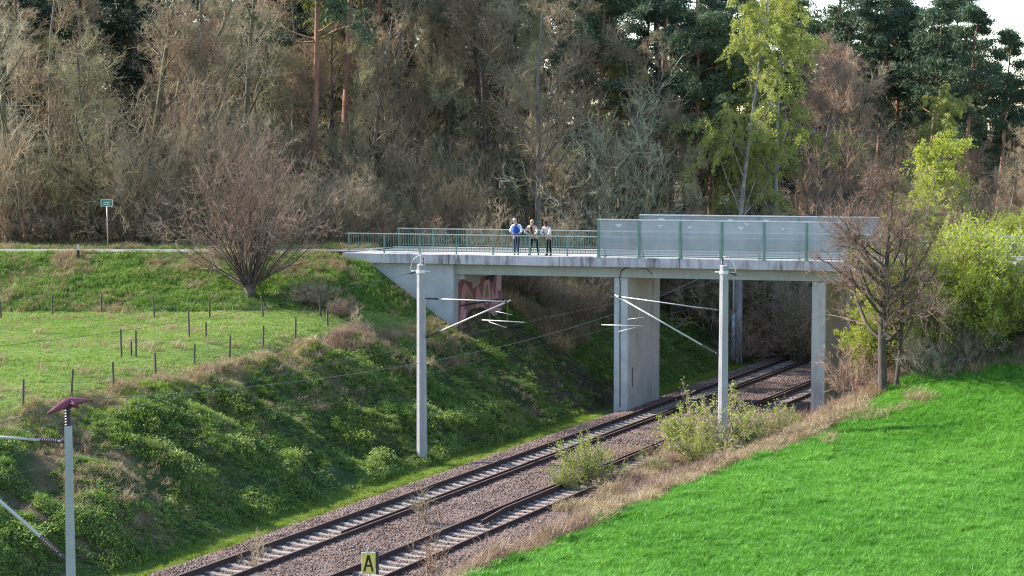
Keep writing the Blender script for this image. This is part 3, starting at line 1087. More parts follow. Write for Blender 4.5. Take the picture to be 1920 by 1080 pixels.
def mast(label, base, hgt, r0, r1, toward, arm, z_top, z_dia, k=8, kind='bracket', reg=True, group='overhead line masts', slope_top=0.0, zshift=0.0):
    t = thing('catenary_mast', label, 'mast', base, group)
    b_ = np.array(base, float)
    d = np.array([toward[0], toward[1], 0.])
    al = np.array([*TD, 0])
    MB().tube([b_ + (0, 0, -.5), b_ + (0, 0, hgt * .4), b_ + (0, 0, hgt)], [r0, (r0 * .6 + r1 * .4), r1], k).build('pole', 'concrete_mast', t)
    MB().tube([b_ + (0, 0, hgt), b_ + (0, 0, hgt + .05)], [r1 * 1.08, r1 * .9], k).build('cap', 'concrete_mast', t)
    if arm:
        zt, zd = b_[2] + z_top, b_[2] + z_dia
        tip = b_ + d * arm
        tip[2] = zt + slope_top
        a0 = b_ + d * (r1 + .02)
        a0[2] = zt
        ins_end = a0 + (tip - a0) * .16
        ca_ = thing('cantilever', None, None)
        ca_.parent = t
        ca_.location = (0, 0, 0)
        MB().tube([a0, a0 + (ins_end - a0) * .25], .035, 6).build('hinge', 'dark_fitting', ca_, True)
        insulator(a0 + (ins_end - a0) * .25, ins_end, ca_)
        MB().tube([ins_end, tip - d * .12], .027, 8).build('top_tube', 'tube_grey', ca_, True)
        d0 = b_ + d * (r0 * .9)
        d0[2] = zd
        de = d0 + (tip - d0) * .17
        MB().tube([d0, d0 + (de - d0) * .25], .04, 6).build('hinge', 'dark_fitting', ca_, True)
        insulator(d0 + (de - d0) * .25, de, ca_)
        MB().tube([de, tip + (tip - de) / np.linalg.norm(tip - de) * .15], .036, 8).build('bracket_tube', 'tube_grey', ca_, True)
        MB().ball(tip - d * .08, .07, 8, 6).build('clamp', 'dark_fitting', ca_, True)
        if reg:
            r0_ = tip - d * 1.15
            r0_[2] = zt - .80
            r1_ = tip + d * .75
            r1_[2] = zt - .82
            MB().tube([r0_, r1_], .024, 6).build('registration_tube', 'tube_grey', ca_, True)
            q = de + (tip - de) * .72
            MB().tube([q, (r0_ + (r1_ - r0_) * .2)], .012, 5).build('hanger', 'wire', ca_)
            MB().tube([tip, (r0_ + (r1_ - r0_) * .6)], .008, 5).build('hanger', 'wire', ca_)
            MB().tube([r0_ + d * .3 + (0, 0, -.06), r0_ + d * 1.1 + (0, 0, -.28)], .018, 5).build('steady_arm', 'tube_grey', ca_, True)
            MB().tube([r0_ + d * .25 + (0, 0, .30) + al * .8, r0_ + d * 1.0 + (0, 0, .18) + al * .8], .016, 5).build('steady_arm', 'tube_grey', ca_, True)
    top = b_ + (0, 0, hgt)
    if kind == 'post':
        insulator(top + (0, 0, .04), top + (0, 0, .42), t, r=.075)
        MB().tube([top + (0, 0, .0), top + (0, 0, .44)], .03, 6).build('insulator_pin', 'galvanised', t)
        g = MB()
        L = al * 1.0
        c = top + (0, 0, .47)
        g.tube([c - al * .62 + (0, 0, -.10), c - al * .25 + (0, 0, -.03), c + (0, 0, .03), c + al * .3 + (0, 0, .01), c + al * .75 + (0, 0, -.02)], [.02, .075, .095, .07, .02], 6)
        g.tube([c - d * .05 + (0, 0, .02), c - d * .25 + (0, 0, -.05)], [.07, .03], 6)
        g.build('bird_guard', 'bird_guard', t, True)
    elif kind == 'bracket':
        h = top - (0, 0, .25)
        MB().tube([h - d * (r1 + .26), h + d * (r1 + .22)], .035, 6).build('cross_bar', 'galvanised', t)
        MB().tube([h + (0, 0, -.07), h + (0, 0, .07)], r1 * 1.12, 12).build('clamp_band', 'galvanised', t)
        insulator(h - d * (r1 + .06), h - d * (r1 + .36) + (0, 0, -.10), t, r=.055)
        insulator(top + d * .08 + (0, 0, .0), top + d * .08 + (0, 0, .34), t, r=.05)
        MB().tube([top - d * .05 + (0, 0, -.1), top - d * .02 + (0, 0, .38)], .018, 6).build('pin', 'galvanised', t)
        pk = top + d * .05 + (0, 0, .42)
        e0 = h - d * (r1 + .34) + (0, 0, -.10)
        pts = []
        for i in range(9):
            s_ = i / 8
            pts.append(e0 + (pk - e0) * s_ + np.array((0, 0, .22)) * math.sin(math.pi * s_) - d * .10 * math.sin(math.pi * s_))
        MB().tube(pts, .014, 5).build('jumper_wire', 'tube_grey', t, True)
        for off in (-.1, .06):
            MB().tube([top + d * off, top + d * off * .8 + (0, 0, .14)], .014, 5).build('bolt', 'galvanised', t)
    return t


P2 = np.array([-3.78, 84.2])
m2b = (P2[0], P2[1], hz(*P2) - .02)
mast('tall grey concrete mast on the cutting side left of the tracks, arm reaching right', m2b, 8.15 - m2b[2] - .1, .235, .195, -ND, 3.95, 6.68 - m2b[2], 5.05 - m2b[2], k=8)
P3 = xy(-13.7, -8.1)
m3b = (P3[0], P3[1], hz(*P3) - .05)
mast('grey concrete mast rising out of the shrubs, arm reaching left across the pier', m3b, 8.0 - m3b[2], .225, .185, ND, 4.75, 6.15 - m3b[2] + .0, 4.28 - m3b[2], k=8, slope_top=.42)
P1 = at(128, 803, 38.6)
m1z = hz(P1[0], P1[1])
mast('slender concrete mast at the lower left edge with a maroon bird guard on top', (P1[0], P1[1], m1z), P1[2] - m1z, .145, .088, ND, 3.6, P1[2] - m1z - .27, P1[2] - m1z - 2.55, k=4, kind='post', reg=False)
P4 = xy(21.5, 2.6)
t4 = mast('grey concrete mast beyond the bridge, seen through the middle span', (P4[0], P4[1], hz(*P4)), 8.2, .2, .16, -ND, 3.2, 6.7, 5.1, kind='none', reg=False)
q4 = np.array([*P4, 0]) + np.array([-.36, -.05, 0])
MB().tube([q4 + (0, 0, -.2), q4 + (0, 0, 2.6)], .10, 8).build('pipe_guard', 'pole_blue', t4, True)
MB().tube([q4 + (0, 0, 2.6), q4 + (0, 0, 7.8)], .055, 8).build('cable_pipe', 'white_paint', t4, True)


def wire(label, a, b_, sag, r=.012, n=24):
    a, b_ = np.asarray(a, float), np.asarray(b_, float)
    pts = [a + (b_ - a) * i / n - np.array((0, 0, sag * 4 * (i / n) * (1 - i / n))) for i in range(n + 1)]
    o = MB().tube(pts, r, 5).build('overhead_wire', 'wire', None, True)
    return tag(o, label, 'wire', 'overhead wires')


top1 = np.array([P1[0], P1[1], P1[2] + .47])
e3 = np.array([P3[0], P3[1], 7.75]) + np.array([*ND, 0]) * .52
al3 = np.array([*TD, 0])
wire('thin dark wire sagging from the bird guard mast to the mast in the shrubs', top1 + al3 * .7, e3, .95, .006)
wire('dark wire dropping from the bird guard mast out of the picture', top1 - al3 * .6, top1 - al3 * 26 + np.array([-1.0, 0, -1.0]), .35, .009, 12)
e2 = np.array([P2[0], P2[1], 7.70]) + np.array([*ND, 0]) * .55
far2 = at(-60, 655, 70.0)
wire('dark wire running from the tall mast across the pasture to the left', e2, far2, .35, .009)

for nm, vc in (('far', -.75), ('near', -5.03)):
    for kind, z_, zz in (('carrying', 6.72, .0), ('contact', 5.75, .0)):
        a, b2 = xy(-60, vc), xy(70, vc)
        wire(kind + ' wire of the overhead line above the ' + nm + ' track', (a[0], a[1], z_), (b2[0], b2[1], z_ - .05), .0, .003, 8)

# ------------------------------------------------------------------ fences


def fence(label, pixels, hs, wires=(.45, .85)):
    base = [hit(*p) for p in pixels]
    t = thing('pasture_fence', label, 'fence', base[0], 'wire fences of the pasture')
    tops = []
    for p, h in zip(base, hs):
        lx, ly = random.uniform(-.09, .09), random.uniform(-.09, .09)
        MB().tube([p + (0, 0, -.3), p + (lx * .5, ly * .5, h * .5), p + (lx, ly, h), p + (lx, ly, h + .02)], [.045, .043, .040, .02], 6).build('post', 'fence_wood', t)
        tops.append((p, np.array([lx, ly, h])))
    for fr in wires:
        pts = [p + q * fr for p, q in tops]
        MB().tube(pts, .004, 3).build('wire', 'wire', t)
    return t


fence('wire fence of thin dark posts along the top of the railway cutting',
      [(43, 765), (133, 745), (213, 725), (292, 702), (364, 685), (430, 670), (493, 652), (554, 637), (615, 612)], [1.02, 1.03, .92, .85, .86, .92, .95, 1.0, .75])
fence('wire fence of thin dark posts along the foot of the road bank',
      [(3, 598), (98, 590), (190, 588), (290, 597), (393, 598), (494, 596), (602, 596)], [1.05, .95, .95, 1.05, 1.0, 1.0, 1.0])
for lab, px, py, h in (('tall thin post standing in the pasture, left of a leaning pair', 228, 670, 1.15),
                       ('tall thin post in the pasture, right of the leaning pair', 255, 670, 1.1),
                       ('low stub of a post between the pair of tall posts', 246, 668, .6),
                       ('tallest lone post in the pasture, close to the willow side', 355, 634, 1.22),
                       ('short lone post beside the tallest pasture post', 386, 631, .62)):
    p = hit(px, py)
    o = MB().tube([p + (0, 0, -.2), p + (random.uniform(-.04, .04), 0, h), p + (0, 0, h + .02)], [.042, .040, .02], 6).build('wooden_post', 'fence_wood')
    tag(o, lab, 'post', 'single posts in the pasture')

# ------------------------------------------------------------------ signs, delineator
p = at(202, 466, 107.0)
gz = hz(p[0], p[1])
sg = thing('road_sign', 'small green road sign with a pale border on a thin pole by the wood', 'sign', (p[0], p[1], gz))
zt = at(202, 374, 107.0)[2]
zb = at(202, 387, 107.0)[2]
MB().tube([(p[0], p[1], gz - .3), (p[0], p[1], zt - .04)], .032, 8).build('pole', 'tube_grey', sg, True)
hw = .32
pl = MB().box(p[0] - hw, p[0] + hw, p[1] - .06, p[1] - .04, zb, zt).build('plate', 'sign_pale', sg)
MB().box(p[0] - hw + .035, p[0] + hw - .035, p[1] - .064, p[1] - .0605, zb + .03, zt - .03).build('green_face', 'sign_green', pl)
for j, (a, c, zz) in enumerate(((-.17, -.08, .60), (-.06, .05, .60), (.07, .17, .60), (-.2, -.02, .32), (0.0, .14, .32))):
    z_ = zb + (zt - zb) * zz
    MB().box(p[0] + a, p[0] + c, p[1] - .067, p[1] - .0645, z_ - .025, z_ + .025).build('lettering', 'sign_pale', pl)
p = at(147, 476, 101.6)
gz = hz(p[0], p[1])
dl = thing('delineator_post', 'short pale roadside marker post with a dark band at the road edge', 'marker post', (p[0], p[1], gz))
MB().prism([(p[0] - .07, p[1] - .06, gz - .2), (p[0] + .07, p[1] - .06, gz - .2), (p[0] + .0, p[1] + .07, gz - .2)], (0, 0, .72)).build('shaft', 'sign_black', dl)
MB().prism([(p[0] - .06, p[1] - .05, gz + .52), (p[0] + .06, p[1] - .05, gz + .52), (p[0], p[1] + .06, gz + .52)], (0, 0, .30)).build('head', 'tube_grey', dl)

p = at(691, 1056, 57.5)
zg = -.3
A_ = thing('signal_board', 'yellow board with a black letter A beside the near track', 'sign', (p[0], p[1], zg))
MB().tube([(p[0] + .02, p[1] + .05, zg), (p[0] + .02, p[1] + .05, p[2] + .30)], .035, 8).build('post', 'galvanised', A_, True)
MB().box(p[0] - .20, p[0] + .20, p[1] - .012, p[1] + .012, p[2] - .32, p[2] + .32).build('board', 'sign_pale', A_, bevel=.004)
fc = MB().box(p[0] - .185, p[0] + .185, p[1] - .016, p[1] - .0125, p[2] - .305, p[2] + .305).build('yellow_face', 'sign_yellow', A_)
MB().box(p[0] + .21, p[0] + .29, p[1] - .01, p[1] + .10, p[2] - .33, p[2] + .33).build('side_board', 'dark_fitting', A_)
la = MB()
yv = p[1] - .0165
for poly in ([(-.15, -.24), (-.095, -.24), (.035, .24), (-.035, .24)], [(.15, -.24), (.095, -.24), (-.035, .24), (.035, .24)]):
    la.prism([(p[0] + a, yv - (.0005 if poly[0][0] > 0 else 0), p[2] + q) for a, q in poly], (0, -.004, 0))
la.prism([(p[0] + a, yv - .001, p[2] + q) for a, q in ((-.09, -.10), (.09, -.10), (.075, -.045), (-.075, -.045))], (0, -.004, 0))
la.build('letter', 'sign_black', fc)
MB().tube([(p[0] - .04, p[1], p[2] + .31), (p[0] - .02, p[1], p[2] + .42), (p[0] - .07, p[1], p[2] + .47)], .012, 5).build('hook', 'galvanised', A_)

# ------------------------------------------------------------------ plant generators
def unit(a):
    return a / (np.linalg.norm(a, axis=-1, keepdims=True) + 1e-9)


def march(rng, p0, d0, L, segs, wob, trop):
    """polylines (M, segs+1, 3) growing from p0 along d0, wobbling, bent by trop (added per segment)"""
    M = len(p0)
    pts = np.zeros((M, segs + 1, 3))
    pts[:, 0] = p0
    d = unit(d0)
    for i in range(segs):
        d = unit(d + rng.normal(0, wob, (M, 3)) + np.asarray(trop))
        pts[:, i + 1] = pts[:, i] + d * (L / segs)[:, None]
    return pts


def radii(r0, r1, n):
    t = np.linspace(0, 1, n)[None, :]
    return r0[:, None] * (1 - t) + r1[:, None] * t


def sprout(rng, pts, rad, per, t0, t1, ang, Lfun, segs, wob, trop, rk=.6, rmin=.008, up_bias=0.0):
    """children along parent polylines"""
    M, n, _ = pts.shape
    idx = np.repeat(np.arange(M), per)
    t = rng.uniform(t0, t1, len(idx))
    x = t * (n - 1)
    i = np.minimum(x.astype(int), n - 2)
    f_ = (x - i)[:, None]
    a, b_ = pts[idx, i], pts[idx, i + 1]
    p0 = a + (b_ - a) * f_
    tan = unit(b_ - a)
    rp = rad[idx, i] * (1 - f_[:, 0]) + rad[idx, i + 1] * f_[:, 0]
    h = unit(np.cross(tan, rng.normal(0, 1, tan.shape)))
    if up_bias:
        h = unit(h + np.array([0, 0, up_bias]))
    an = np.radians(rng.normal(ang, 10, len(idx)))[:, None]
    d = tan * np.cos(an) + h * np.sin(an)
    plen = np.linalg.norm(np.diff(pts, axis=1), axis=2).sum(1)[idx]
    L = Lfun(t, plen, rng)
    np_ = march(rng, p0, d, L, segs, wob, trop)
    r0 = np.maximum(rp * rk, rmin)
    return np_, radii(r0, np.maximum(r0 * .35, rmin * .6), segs + 1)


def tubes(pts, rad, k):
    M, n, _ = pts.shape
    tan = np.zeros_like(pts)
    tan[:, 1:-1] = pts[:, 2:] - pts[:, :-2]
    tan[:, 0], tan[:, -1] = pts[:, 1] - pts[:, 0], pts[:, -1] - pts[:, -2]
    tan = unit(tan)
    ref = np.where(np.abs(tan[..., 2:3]) < .9, np.array([0, 0, 1.]), np.array([1., 0, 0]))
    a = unit(np.cross(tan, ref))
    b_ = np.cross(tan, a)
    ph = 2 * np.pi * np.arange(k) / k
    ring = pts[:, :, None] + rad[:, :, None, None] * (np.cos(ph)[None, None, :, None] * a[:, :, None] + np.sin(ph)[None, None, :, None] * b_[:, :, None])
    V = ring.reshape(-1, 3)
    ix = np.arange(M * n * k).reshape(M, n, k)
    q = np.stack([ix[:, :-1], np.roll(ix, -1, 2)[:, :-1], np.roll(ix, -1, 2)[:, 1:], ix[:, 1:]], -1).reshape(-1, 4)
    return V, q


def merge(parts):
    vs_, fs, n = [], [], 0
    for V, F in parts:
        vs_.append(V)
        fs.append(F + n)
        n += len(V)
    return np.concatenate(vs_), np.concatenate(fs)


def leaves(rng, pts, count, size, spread, along=(.2, 1), droop=0.0, aspect=.5):
    """small quads scattered along polylines"""
    M, n, _ = pts.shape
    idx = rng.integers(0, M, count)
    x = rng.uniform(along[0], along[1], count) * (n - 1)
    i = np.minimum(x.astype(int), n - 2)
    f_ = (x - i)[:, None]
    c = pts[idx, i] * (1 - f_) + pts[idx, i + 1] * f_ + rng.normal(0, spread, (count, 3))
    c[:, 2] -= np.abs(rng.normal(0, droop, count)) if droop else 0
    a = unit(rng.normal(0, 1, (count, 3)))
    b_ = unit(np.cross(a, rng.normal(0, 1, (count, 3))))
    s = (size * rng.uniform(.6, 1.3, count))[:, None]
    a, b_ = a * s, b_ * s * aspect
    V = np.stack([c - a, c - b_ * .9 + a * .1, c + a, c + b_ * .9 + a * .1], 1).reshape(-1, 3)
    return V, np.arange(count * 4).reshape(-1, 4)


PROTO = {}


def mesh_only(name, VF, mat, smooth=True):
    o = from_np(name, VF[0], VF[1], mat, smooth=smooth, link=False)
    me = o.data
    bpy.data.objects.remove(o)
    return me


def bare_tree(key, seed, H, r0, bark, twig, limbs=15, t0=.3, spread=52, lean=.0, wide=.42, fine=5, tw=9, rmin=.010, wob=.10, up=.10, stems=1, cr_top=1.0):
    rng = np.random.default_rng(seed)
    d0 = np.array([[rng.normal(0, .05) + lean, rng.normal(0, .05), 1.] for _ in range(stems)])
    p0 = np.zeros((stems, 3))
    if stems > 1:
        p0[:, :2] = rng.normal(0, .35, (stems, 2))
        d0[:, :2] += p0[:, :2] * .25
    p0[:, 2] = -.4
    tr = march(rng, p0, d0, np.full(stems, H * .97) * rng.uniform(.85, 1.05, stems), 9, .035, (0, 0, .04))
    trr = radii(np.full(stems, r0), np.full(stems, r0 * .12), 10)
    L1, R1 = sprout(rng, tr, trr, limbs, t0, .98, spread, lambda t, p, g: H * wide * (1.08 - t * .78) * g.uniform(.6, 1.1, len(t)), 6, wob, (0, 0, up), .55, .02)
    L2, R2 = sprout(rng, L1, R1, 7, .2, 1, 42, lambda t, p, g: p * (.62 - .25 * t) * g.uniform(.6, 1.2, len(t)), 4, wob * 1.3, (0, 0, up * .8), .6, .014)
    L3, R3 = sprout(rng, L2, R2, tw, .15, 1, 44, lambda t, p, g: np.clip(p * .55, .4, 1.5) * g.uniform(.6, 1.2, len(t)), 3, .24, (0, 0, up * .5), .55, rmin)
    L4, R4 = sprout(rng, L3, R3, fine, .15, 1, 38, lambda t, p, g: np.clip(p * .6, .25, .8) * g.uniform(.6, 1.2, len(t)), 2, .30, (0, 0, .03), .7, rmin * .75)
    trunk = merge([tubes(tr, trr, 7), tubes(L1, R1, 5)])
    crown = merge([tubes(L2, R2, 4), tubes(L3, R3, 3), tubes(L4, R4, 3)])
    PROTO[key] = [('trunk', mesh_only('trunk', trunk, bark)), ('crown', mesh_only('crown', crown, twig))]


def shrub(key, seed, H, stems, fan, bark, twig, fine=4, leaf=None, nleaf=0, lsize=.06, tw=6, rmin=.009, up=.05, stem_r=.035, br_n=7, lspread=.05, base_r=.35, head=0.0):
    """many stems fanning out of one stool; optional leaves"""
    rng = np.random.default_rng(seed)
    a = rng.uniform(0, 2 * np.pi, stems)
    el = np.abs(rng.normal(0, 1, stems)) * fan * .6
    el = np.minimum(el, fan)
    d = np.stack([np.cos(a) * np.sin(el), np.sin(a) * np.sin(el), np.cos(el)], 1)
    p = np.stack([np.cos(a) * base_r * rng.uniform(0, 1, stems), np.sin(a) * base_r * rng.uniform(0, 1, stems), np.full(stems, head - .15)], 1)
    L0 = march(rng, p, d, H * rng.uniform(.6, 1.05, stems) * (1 - .12 * el), 7, .10, (0, 0, up))
    R0 = radii(np.full(stems, stem_r) * rng.uniform(.5, 1.2, stems), np.full(stems, .010), 8)
    L1, R1 = sprout(rng, L0, R0, br_n, .2, .98, 30, lambda t, p_, g: p_ * (.50 - .28 * t) * g.uniform(.5, 1.2, len(t)), 4, .20, (0, 0, up * .8), .6, .011)
    L2, R2 = sprout(rng, L1, R1, tw, .1, 1, 30, lambda t, p_, g: np.clip(p_ * .5, .25, .9) * g.uniform(.5, 1.2, len(t)), 3, .26, (0, 0, up * .5), .65, rmin)
    parts = [tubes(L1, R1, 3), tubes(L2, R2, 3)]
    L3 = L2
    if fine:
        L3, R3 = sprout(rng, L2, R2, fine, .1, 1, 30, lambda t, p_, g: np.clip(p_ * .6, .2, .5) * g.uniform(.5, 1.2, len(t)), 2, .16, (0, 0, up), .75, rmin * .8)
        parts.append(tubes(L3, R3, 3))
    st = [tubes(L0, R0, 5)]
    if head:
        hp = march(rng, np.array([[0, 0, -.4]]), np.array([[.05, 0, 1.]]), np.array([head + .6]), 4, .06, (0, 0, .05))
        st.append(tubes(hp, np.array([[.30, .27, .27, .36, .30]]), 9))
    PROTO[key] = [('stem', mesh_only('stem', merge(st), bark)), ('crown', mesh_only('crown', merge(parts), twig))]
    if leaf:
        lv = leaves(rng, L3, nleaf, lsize, lspread)
        PROTO[key].append(('foliage', mesh_only('foliage', lv, leaf, False)))


def pine(key, seed, H, crown0, n_br, needles, width, bark='bark_pine', leaf='pine_needles', clump=.55, up=.03, droop=0.0):
    rng = np.random.default_rng(seed)
    tr = march(rng, np.array([[0, 0, -.4]]), np.array([[rng.normal(0, .03), rng.normal(0, .03), 1.]]), np.array([H]), 10, .02, (0, 0, .03))
    trr = radii(np.array([H * .012 + .03]), np.array([.03]), 11)
    L1, R1 = sprout(rng, tr, trr, n_br, crown0, .99, 72, lambda t, p, g: width * (1.0 - ((t - crown0) / (1 - crown0)) ** 1.5 * .75) * g.uniform(.45, 1.1, len(t)), 5, .12, (0, 0, up - droop), .4, .02)
    L2, R2 = sprout(rng, L1, R1, 5, .35, 1, 45, lambda t, p, g: p * .38 * g.uniform(.5, 1.2, len(t)), 3, .15, (0, 0, .06), .6, .012)
    dead, Rd_ = sprout(rng, tr, trr, 9, min(.25, crown0 * .5), crown0, 80, lambda t, p, g: width * .35 * g.uniform(.4, 1.1, len(t)), 4, .14, (0, 0, .02), .3, .015)
    # needle tufts: flat elongated quads round the branch ends
    cs = []
    ends = np.concatenate([L2[:, -1], L2[:, 2], L1[:, -1]])
    per = max(1, needles // len(ends))
    c = np.repeat(ends, per, 0) + rng.normal(0, clump * .5, (len(ends) * per, 3)) * np.array([1, 1, .45])
    n = len(c)
    a = unit(rng.normal(0, 1, (n, 3)) + np.array([0, 0, .4])) * (rng.uniform(.10, .26, n))[:, None]
    b_ = unit(np.cross(a, rng.normal(0, 1, (n, 3)))) * (rng.uniform(.018, .05, n))[:, None]
    V = np.stack([c - a, c + b_, c + a, c - b_], 1).reshape(-1, 3)
    lv = (V, np.arange(n * 4).reshape(-1, 4))
    PROTO[key] = [('trunk', mesh_only('trunk', merge([tubes(tr, trr, 7), tubes(L1, R1, 4), tubes(dead, Rd_, 4), tubes(L2, R2, 3)]), bark)),
                  ('crown', mesh_only('crown', lv, leaf, False))]


def birch(key, seed, H, nleaf, leaf='birch_leaf', bark='bark_birch', lsize=.075, limbs=26, t0=.22, wide=.25, hang=.16):
    rng = np.random.default_rng(seed)
    tr = march(rng, np.array([[0, 0, -.4]]), np.array([[rng.normal(0, .05), rng.normal(0, .04), 1.]]), np.array([H]), 10, .04, (0, 0, .03))
    trr = radii(np.array([H * .0085 + .03]), np.array([.02]), 11)
    L1, R1 = sprout(rng, tr, trr, limbs, t0, .98, 42, lambda t, p, g: H * wide * (1.2 - t * .8) * g.uniform(.5, 1.1, len(t)), 5, .09, (0, 0, .02), .45, .016)
    L2, R2 = sprout(rng, L1, R1, 7, .25, 1, 45, lambda t, p, g: p * .5 * g.uniform(.5, 1.2, len(t)), 4, .12, (0, 0, -hang * .6), .5, .010)
    L3, R3 = sprout(rng, L2, R2, 4, .2, 1, 35, lambda t, p, g: np.clip(p * .7, .4, 1.4) * g.uniform(.6, 1.2, len(t)), 4, .10, (0, 0, -hang * 1.6), .6, .007)
    lv = leaves(rng, L3, nleaf, lsize, .07)
    PROTO[key] = [('trunk', mesh_only('trunk', merge([tubes(tr, trr, 7), tubes(L1, R1, 4)]), bark)),
                  ('branches', mesh_only('branches', merge([tubes(L2, R2, 3), tubes(L3, R3, 3)]), 'twig_brown')),
                  ('crown', mesh_only('crown', lv, leaf, False))]


def plant(key, name, label, cat, loc, rz=0.0, scl=1.0, group=None, zs=1.0, sxy=None, mats=None):
    t = thing(name, label, cat, loc, group)
    t.rotation_euler = (0, 0, rz)
    t.scale = (sxy or scl, sxy or scl, scl * zs)
    for nm, me in PROTO[key]:
        o = bpy.data.objects.new(nm, me)
        o.parent = t
        C.objects.link(o)
        if mats and nm in mats:
            o.material_slots[0].link = 'OBJECT'
            o.material_slots[0].material = MATS[mats[nm]]
    return t


# wood trees
bare_tree('ash', 11, 17, .24, 'bark_grey', 'twig_brown', 17, .22, 50, 0, .34, 4, 8)
bare_tree('oak', 12, 15, .28, 'bark_dark', 'twig_olive', 18, .18, 62, .05, .42, 4, 8, wob=.16)
bare_tree('lime', 13, 18, .24, 'bark_olive', 'twig_grey', 20, .12, 48, 0, .30, 4, 8)
bare_tree('maple', 14, 14, .20, 'bark_grey', 'twig_red', 18, .15, 46, -.04, .38, 4, 8)
bare_tree('slender', 15, 20, .17, 'bark_dark', 'twig_brown', 16, .42, 42, 0, .20, 4, 8)
bare_tree('slim_olive', 16, 16, .13, 'bark_olive', 'twig_olive', 18, .25, 44, .03, .22, 4, 8)
shrub('hazel', 21, 6.0, 26, .75, 'bark_olive', 'twig_brown', 3)
shrub('sallow', 22, 8.5, 44, .85, 'bark_olive', 'twig_sallow', 3, tw=7, rmin=.011)
shrub('thorn', 23, 4.0, 22, 1.0, 'bark_dark', 'twig_red', 3, up=.0)
shrub('elder', 24, 4.6, 20, .9, 'bark_olive', 'twig_olive', 3, leaf='shoot_leaf', nleaf=500, lsize=.05)
pine('pine', 31, 21, .52, 34, 15000, 3.6)
pine('pine_tall', 32, 23, .62, 30, 13000, 3.3)
pine('pine_broad', 33, 19, .42, 40, 18000, 4.2)
pine('spruce', 34, 23, .12, 90, 26000, 3.6, 'bark_dark', 'spruce_needles', .5, .0, .05)
birch('birch', 41, 21, 32000, lsize=.066, t0=.34, hang=.24)
birch('birch_b', 42, 18, 26000, limbs=24, t0=.38, lsize=.066, hang=.24)
birch('young_birch', 44, 14, 15000, 'willow_leaf', 'bark_birch', .07, 30, .46, .27, .10)
birch('young_lime', 43, 8.5, 14000, 'willow_leaf', 'bark_grey', .07, 26, .12, .34, .02)

rng = np.random.default_rng(5)
LBL = dict(
    ash=('bare_tree', 'grey-brown leafless tree in the wood behind the road', 'leafless trees of the wood'),
    oak=('bare_tree', 'wide leafless tree with olive twigs in the wood', 'wide olive leafless trees of the wood'),
    lime=('bare_tree', 'tall leafless tree with pale grey twigs in the wood', 'pale leafless trees of the wood'),
    maple=('bare_tree', 'leafless tree with reddish twigs in the wood', 'reddish leafless trees of the wood'),
    slender=('bare_tree', 'slender dark leafless trunk with a high crown in the wood', 'slender leafless trees of the wood'),
    slim_olive=('bare_tree', 'slim olive-barked leafless tree in the wood', 'slim olive trees of the wood'),
    hazel=('shrub', 'leafless brown multi-stemmed shrub at the edge of the wood', 'brown shrubs of the wood edge'),
    thorn=('shrub', 'low reddish thorny shrub at the edge of the wood', 'reddish shrubs of the wood edge'),
    elder=('shrub', 'low olive shrub with first green leaves at the wood edge', 'olive shrubs of the wood edge'),
    pine=('pine_tree', 'dark green pine with reddish trunk standing inside the wood', 'pines inside the wood'),
    pine_tall=('pine_tree', 'tall pine with a small high crown standing inside the wood', 'tall high-crowned pines'),
    pine_broad=('pine_tree', 'broad dark green pine standing inside the wood', 'broad pines inside the wood'),
    spruce=('spruce_tree', 'dark spruce at the very back of the wood', 'dark spruces behind the leafless trees'))


WOOD = []
LOOK = dict(ash='grey-brown leafless tree', oak='wide olive-twigged leafless tree', lime='pale-twigged tall leafless tree', maple='reddish-twigged leafless tree',
            slender='slender dark leafless tree', slim_olive='slim olive-barked leafless tree', hazel='brown leafless shrub', thorn='low reddish shrub', elder='low olive shrub',
            pine='red-trunked pine', pine_tall='high-crowned pine', pine_broad='broad dark pine', spruce='dark spruce')
ZONES = [(210, 'left of the green road sign'), (380, 'between road sign and pollard willow'), (640, 'above the pollard willow'), (940, 'above the left railing'),
         (1110, 'above the three people'), (1340, 'above the left screens'), (1500, 'around the leafy birches'), (1660, 'above the right screens'), (3000, 'at the right edge of the wood')]
ORD = ['first', 'second', 'third', 'fourth', 'fifth', 'sixth', 'seventh', 'eighth', 'ninth', 'tenth', 'eleventh', 'twelfth', 'thirteenth', 'fourteenth']


def wood_labels():
    """each tree and shrub of the wood is told apart by its look, what it stands above and its order there"""
    sets = {}
    for key, px, Y, t in WOOD:
        zone = next(z for lim, z in ZONES if px < lim)
        sets.setdefault((key, zone), []).append((px, t))
    for (key, zone), L in sets.items():
        L.sort(key=lambda q: q[0])
        for i, (px, t) in enumerate(L):
            t['label'] = LOOK[key] + ' ' + zone + ('' if len(L) == 1 else ', ' + ORD[min(i, 13)] + ' such from the left')


def wood_tree(key, px, Y, scl=1.0, label=None, zs=1.0, mats=None):
    X = (px - 960) / FPX * (Y * cp + (CAM_H - 8) * sp_)
    n, l, g = LBL[key]
    t = plant(key, n, label or l, 'pine' if 'pine' in key else ('spruce' if key == 'spruce' else ('shrub' if n == 'shrub' else 'tree')), (X, Y, hz(X, Y) - .05),
                 rng.uniform(0, 6.28), scl * rng.uniform(.93, 1.07), g, zs, None, mats)
    if not label:
        WOOD.append((key, px, Y, t))
    return t


def allowed(px, Y):
    X = (px - 960) / FPX * Y
    u, v = uv(X, Y)
    return not (-15 < v < 9)


